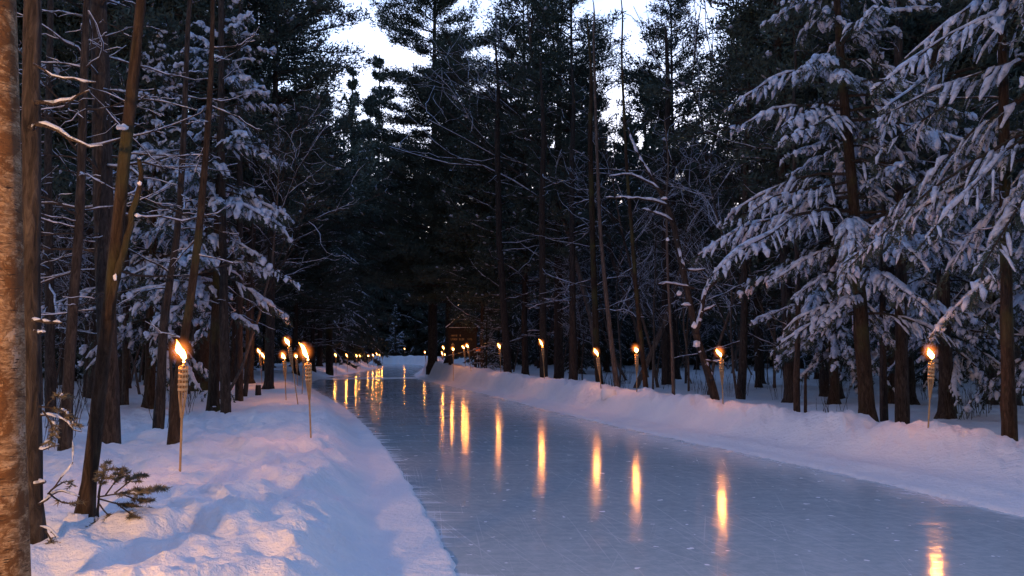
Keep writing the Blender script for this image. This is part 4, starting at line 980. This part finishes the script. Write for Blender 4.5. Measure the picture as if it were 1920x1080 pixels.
# ------------------------------------------------------------------ stumps, snow block, undergrowth
def stump(px, py, Y, w, h, label, tilt=0):
    x = at_px(px, Y); z = gz(x, Y); o = ob('tree_stump', None, loc=(x, Y, z)); tag(o, label, 'stump')
    g = np.random.default_rng(px); rad = w / 2 / F * Y; H = h / F * Y; zz = np.array([-.2, 0, H * .5, H]); mb = MB()
    mb.tubes(np.stack([zz * tilt, zz * 0, zz], -1), np.array([1.3, 1.15, 1, .95]) * rad, 10, True, 1, 0, 1 + g.normal(0, .06, (1, 4, 10))); child('stump_wood', mb.mesh('stump_wood', M['bark'], True), o)
    mb = MB(); lump(mb, (H * tilt, 0, H + .01), rad * .8, g, (1, 1, .35)); child('snow', mb.mesh('snow', M['snow'], True), o)
stump(487, 751, 25.2, 10, 20, 'short upright dark stump below the pair of thin torches')
stump(399, 780, 18.6, 9, 12, 'small tilted broken stump left of the straight dark trunk', .5)
def snow_block():
    Y = 22.3; x = at_px(1140, Y); z = gz(x, Y)
    g = np.random.default_rng(2); mb = MB(); a = np.linspace(-1, 1, 9)
    n = 20; q = np.arange(n) / n * 2 * math.pi; prof = [(.0, -.1), (.19, -.1), (.185, .03), (.17, .12), (.12, .165), (0, .17)]
    V = np.array([[(r * np.sign(math.cos(t)) * abs(math.cos(t)) ** .6, r * .8 * np.sign(math.sin(t)) * abs(math.sin(t)) ** .6, zz) for t in q] for r, zz in prof]); V += g.normal(0, .01, V.shape)
    i = np.arange(len(prof) * n).reshape(len(prof), n); mb.add(V, np.stack([i[:-1], np.roll(i[:-1], -1, 1), np.roll(i[1:], -1, 1), i[1:]], -1).reshape(-1, 4))
    o = ob('snow_block', mb.mesh('snow_block', M['snow'], True), loc=(x, Y, z)); tag(o, 'squarish block of snow sitting on the crest of the right bank', 'snow block')
snow_block()
def shrub(seed, n, h, name='bare_shrub'):
    g = np.random.default_rng(seed); r = ob(name, None); az = g.uniform(0, 6.28, n); L = g.uniform(.5, 1, n) * h
    P = branch_lines(g, np.stack([g.normal(0, .12, n), g.normal(0, .12, n), np.full(n, -.1)], -1), az, L, np.radians(g.uniform(60, 85, n)), np.zeros(n), np.zeros(n), 6)
    Q, ql = side_lines(g, P, L, .16, .3, .95, 35, .3, .08, -.1, m=4, updir=.4)
    mb = MB(); mb.tubes(P, np.full((n, 1), .006) * np.linspace(1, .4, 6)[None], 4, False); mb.tubes(Q, np.full((len(Q), 1), .003) * np.ones((1, 4)), 3, False)
    child('stems', mb.mesh('stems', M['twig'], True), r); return r
shr = [shrub(1, 6, 1.1), shrub(2, 9, .8), shrub(3, 4, 1.5)]
def shrubs(n, pxr, Yr, lab, grp):
    c = 0
    while c < n:
        Y = rg.uniform(*Yr); x = at_px(rg.uniform(*pxr), Y); dl, dr = edges(np.array([x]), np.array([Y]))
        if not (dl[0] > 3.2 or dr[0] > 4.0): continue
        o = take(shr[rg.randrange(3)]); place(o, x, Y, rg.uniform(0, 6), rg.uniform(.6, 1.2)); tag(o, lab, 'shrub', grp); c += 1
shrubs(26, (1250, 1900), (17, 34), 'thin leafless twigs sticking out of the snow in the right woods', 'leafless twigs in the right woods')
shrubs(22, (80, 480), (11, 32), 'thin leafless twigs sticking out of the snow in the left woods', 'leafless twigs in the left woods')
shrubs(14, (960, 1250), (30, 42), 'thin leafless twigs in the snow among the dark trunks behind the right bank', 'leafless twigs behind the right bank')

# ------------------------------------------------------------------ light
SUN_EL, SUN_ROT = R(3.0), R(8)
w = bpy.data.worlds.new('World'); bpy.context.scene.world = w; w.use_nodes = True; nt = w.node_tree
bg = nt.nodes['Background']; sky = nt.nodes.new('ShaderNodeTexSky'); sky.sky_type = 'NISHITA'; sky.sun_disc = False
sky.sun_elevation = SUN_EL; sky.sun_rotation = SUN_ROT; sky.air_density = 1.0; sky.dust_density = .6; sky.ozone_density = 3.5; sky.altitude = 300
tc = nt.nodes.new('ShaderNodeTexCoord'); ns = nt.nodes.new('ShaderNodeTexNoise'); ns.inputs['Scale'].default_value = 2.2; ns.inputs['Detail'].default_value = 6; ns.inputs['Roughness'].default_value = .6
mp = nt.nodes.new('ShaderNodeMapping'); mp.inputs['Scale'].default_value = (1, 1, 3); nt.links.new(tc.outputs['Generated'], mp.inputs[0]); nt.links.new(mp.outputs[0], ns.inputs['Vector'])
rp = nt.nodes.new('ShaderNodeValToRGB'); rp.color_ramp.elements[0].position = .42; rp.color_ramp.elements[1].position = .68; nt.links.new(ns.outputs['Fac'], rp.inputs[0])
cl = nt.nodes.new('ShaderNodeMix'); cl.data_type = 'RGBA'; nt.links.new(rp.outputs[0], cl.inputs[0]); nt.links.new(sky.outputs[0], cl.inputs[6]); cl.inputs[7].default_value = (3.0, 3.35, 4.7, 1)
m2 = nt.nodes.new('ShaderNodeMix'); m2.data_type = 'RGBA'; m2.inputs[0].default_value = .3; nt.links.new(cl.outputs[2], m2.inputs[6]); m2.inputs[7].default_value = (3.0, 3.35, 4.7, 1)
sx_ = nt.nodes.new('ShaderNodeSeparateXYZ'); nt.links.new(tc.outputs['Generated'], sx_.inputs[0])
mr = nt.nodes.new('ShaderNodeMapRange'); nt.links.new(sx_.outputs['Z'], mr.inputs[0]); mr.inputs[1].default_value = .12; mr.inputs[2].default_value = .85; mr.inputs[3].default_value = 3.2; mr.inputs[4].default_value = 1.25
tn = nt.nodes.new('ShaderNodeValToRGB'); tn.color_ramp.elements[0].position = .12; tn.color_ramp.elements[1].position = .6; tn.color_ramp.elements[0].color = (1.2, 1.0, .80, 1); tn.color_ramp.elements[1].color = (.50, .73, 1.0, 1); nt.links.new(sx_.outputs['Z'], tn.inputs[0])
vq = nt.nodes.new('ShaderNodeVectorMath'); vq.operation = 'MULTIPLY'; nt.links.new(m2.outputs[2], vq.inputs[0]); nt.links.new(tn.outputs[0], vq.inputs[1])
vm = nt.nodes.new('ShaderNodeVectorMath'); vm.operation = 'SCALE'; nt.links.new(vq.outputs[0], vm.inputs[0]); nt.links.new(mr.outputs[0], vm.inputs['Scale'])
mb2 = nt.nodes.new('ShaderNodeMapRange'); nt.links.new(sx_.outputs['Y'], mb2.inputs[0]); mb2.inputs[1].default_value = -.7; mb2.inputs[2].default_value = .55; mb2.inputs[3].default_value = .28; mb2.inputs[4].default_value = 1.0
vb = nt.nodes.new('ShaderNodeVectorMath'); vb.operation = 'SCALE'; nt.links.new(vm.outputs[0], vb.inputs[0]); nt.links.new(mb2.outputs[0], vb.inputs['Scale'])
nt.links.new(vb.outputs[0], bg.inputs[0]); bg.inputs[1].default_value = .088
sd = bpy.data.lights.new('sun', 'SUN'); sd.energy = .03; sd.angle = R(20); sd.color = (1, .9, .8); so = bpy.data.objects.new('sun', sd); C.objects.link(so)
dirv = Vector((math.sin(SUN_ROT) * math.cos(SUN_EL), math.cos(SUN_ROT) * math.cos(SUN_EL), math.sin(SUN_EL))); so.rotation_euler = dirv.to_track_quat('Z', 'Y').to_euler()
sc = bpy.context.scene
sc.view_settings.view_transform = 'Standard'; sc.view_settings.look = 'None'; sc.view_settings.exposure = 1.6; sc.view_settings.gamma = 1
sc.cycles.use_denoising = True; sc.cycles.max_bounces = 7; sc.cycles.diffuse_bounces = 4; sc.cycles.glossy_bounces = 3; sc.cycles.volume_bounces = 0
sc.cycles.sample_clamp_indirect = 4; sc.cycles.caustics_reflective = False; sc.cycles.caustics_refractive = False
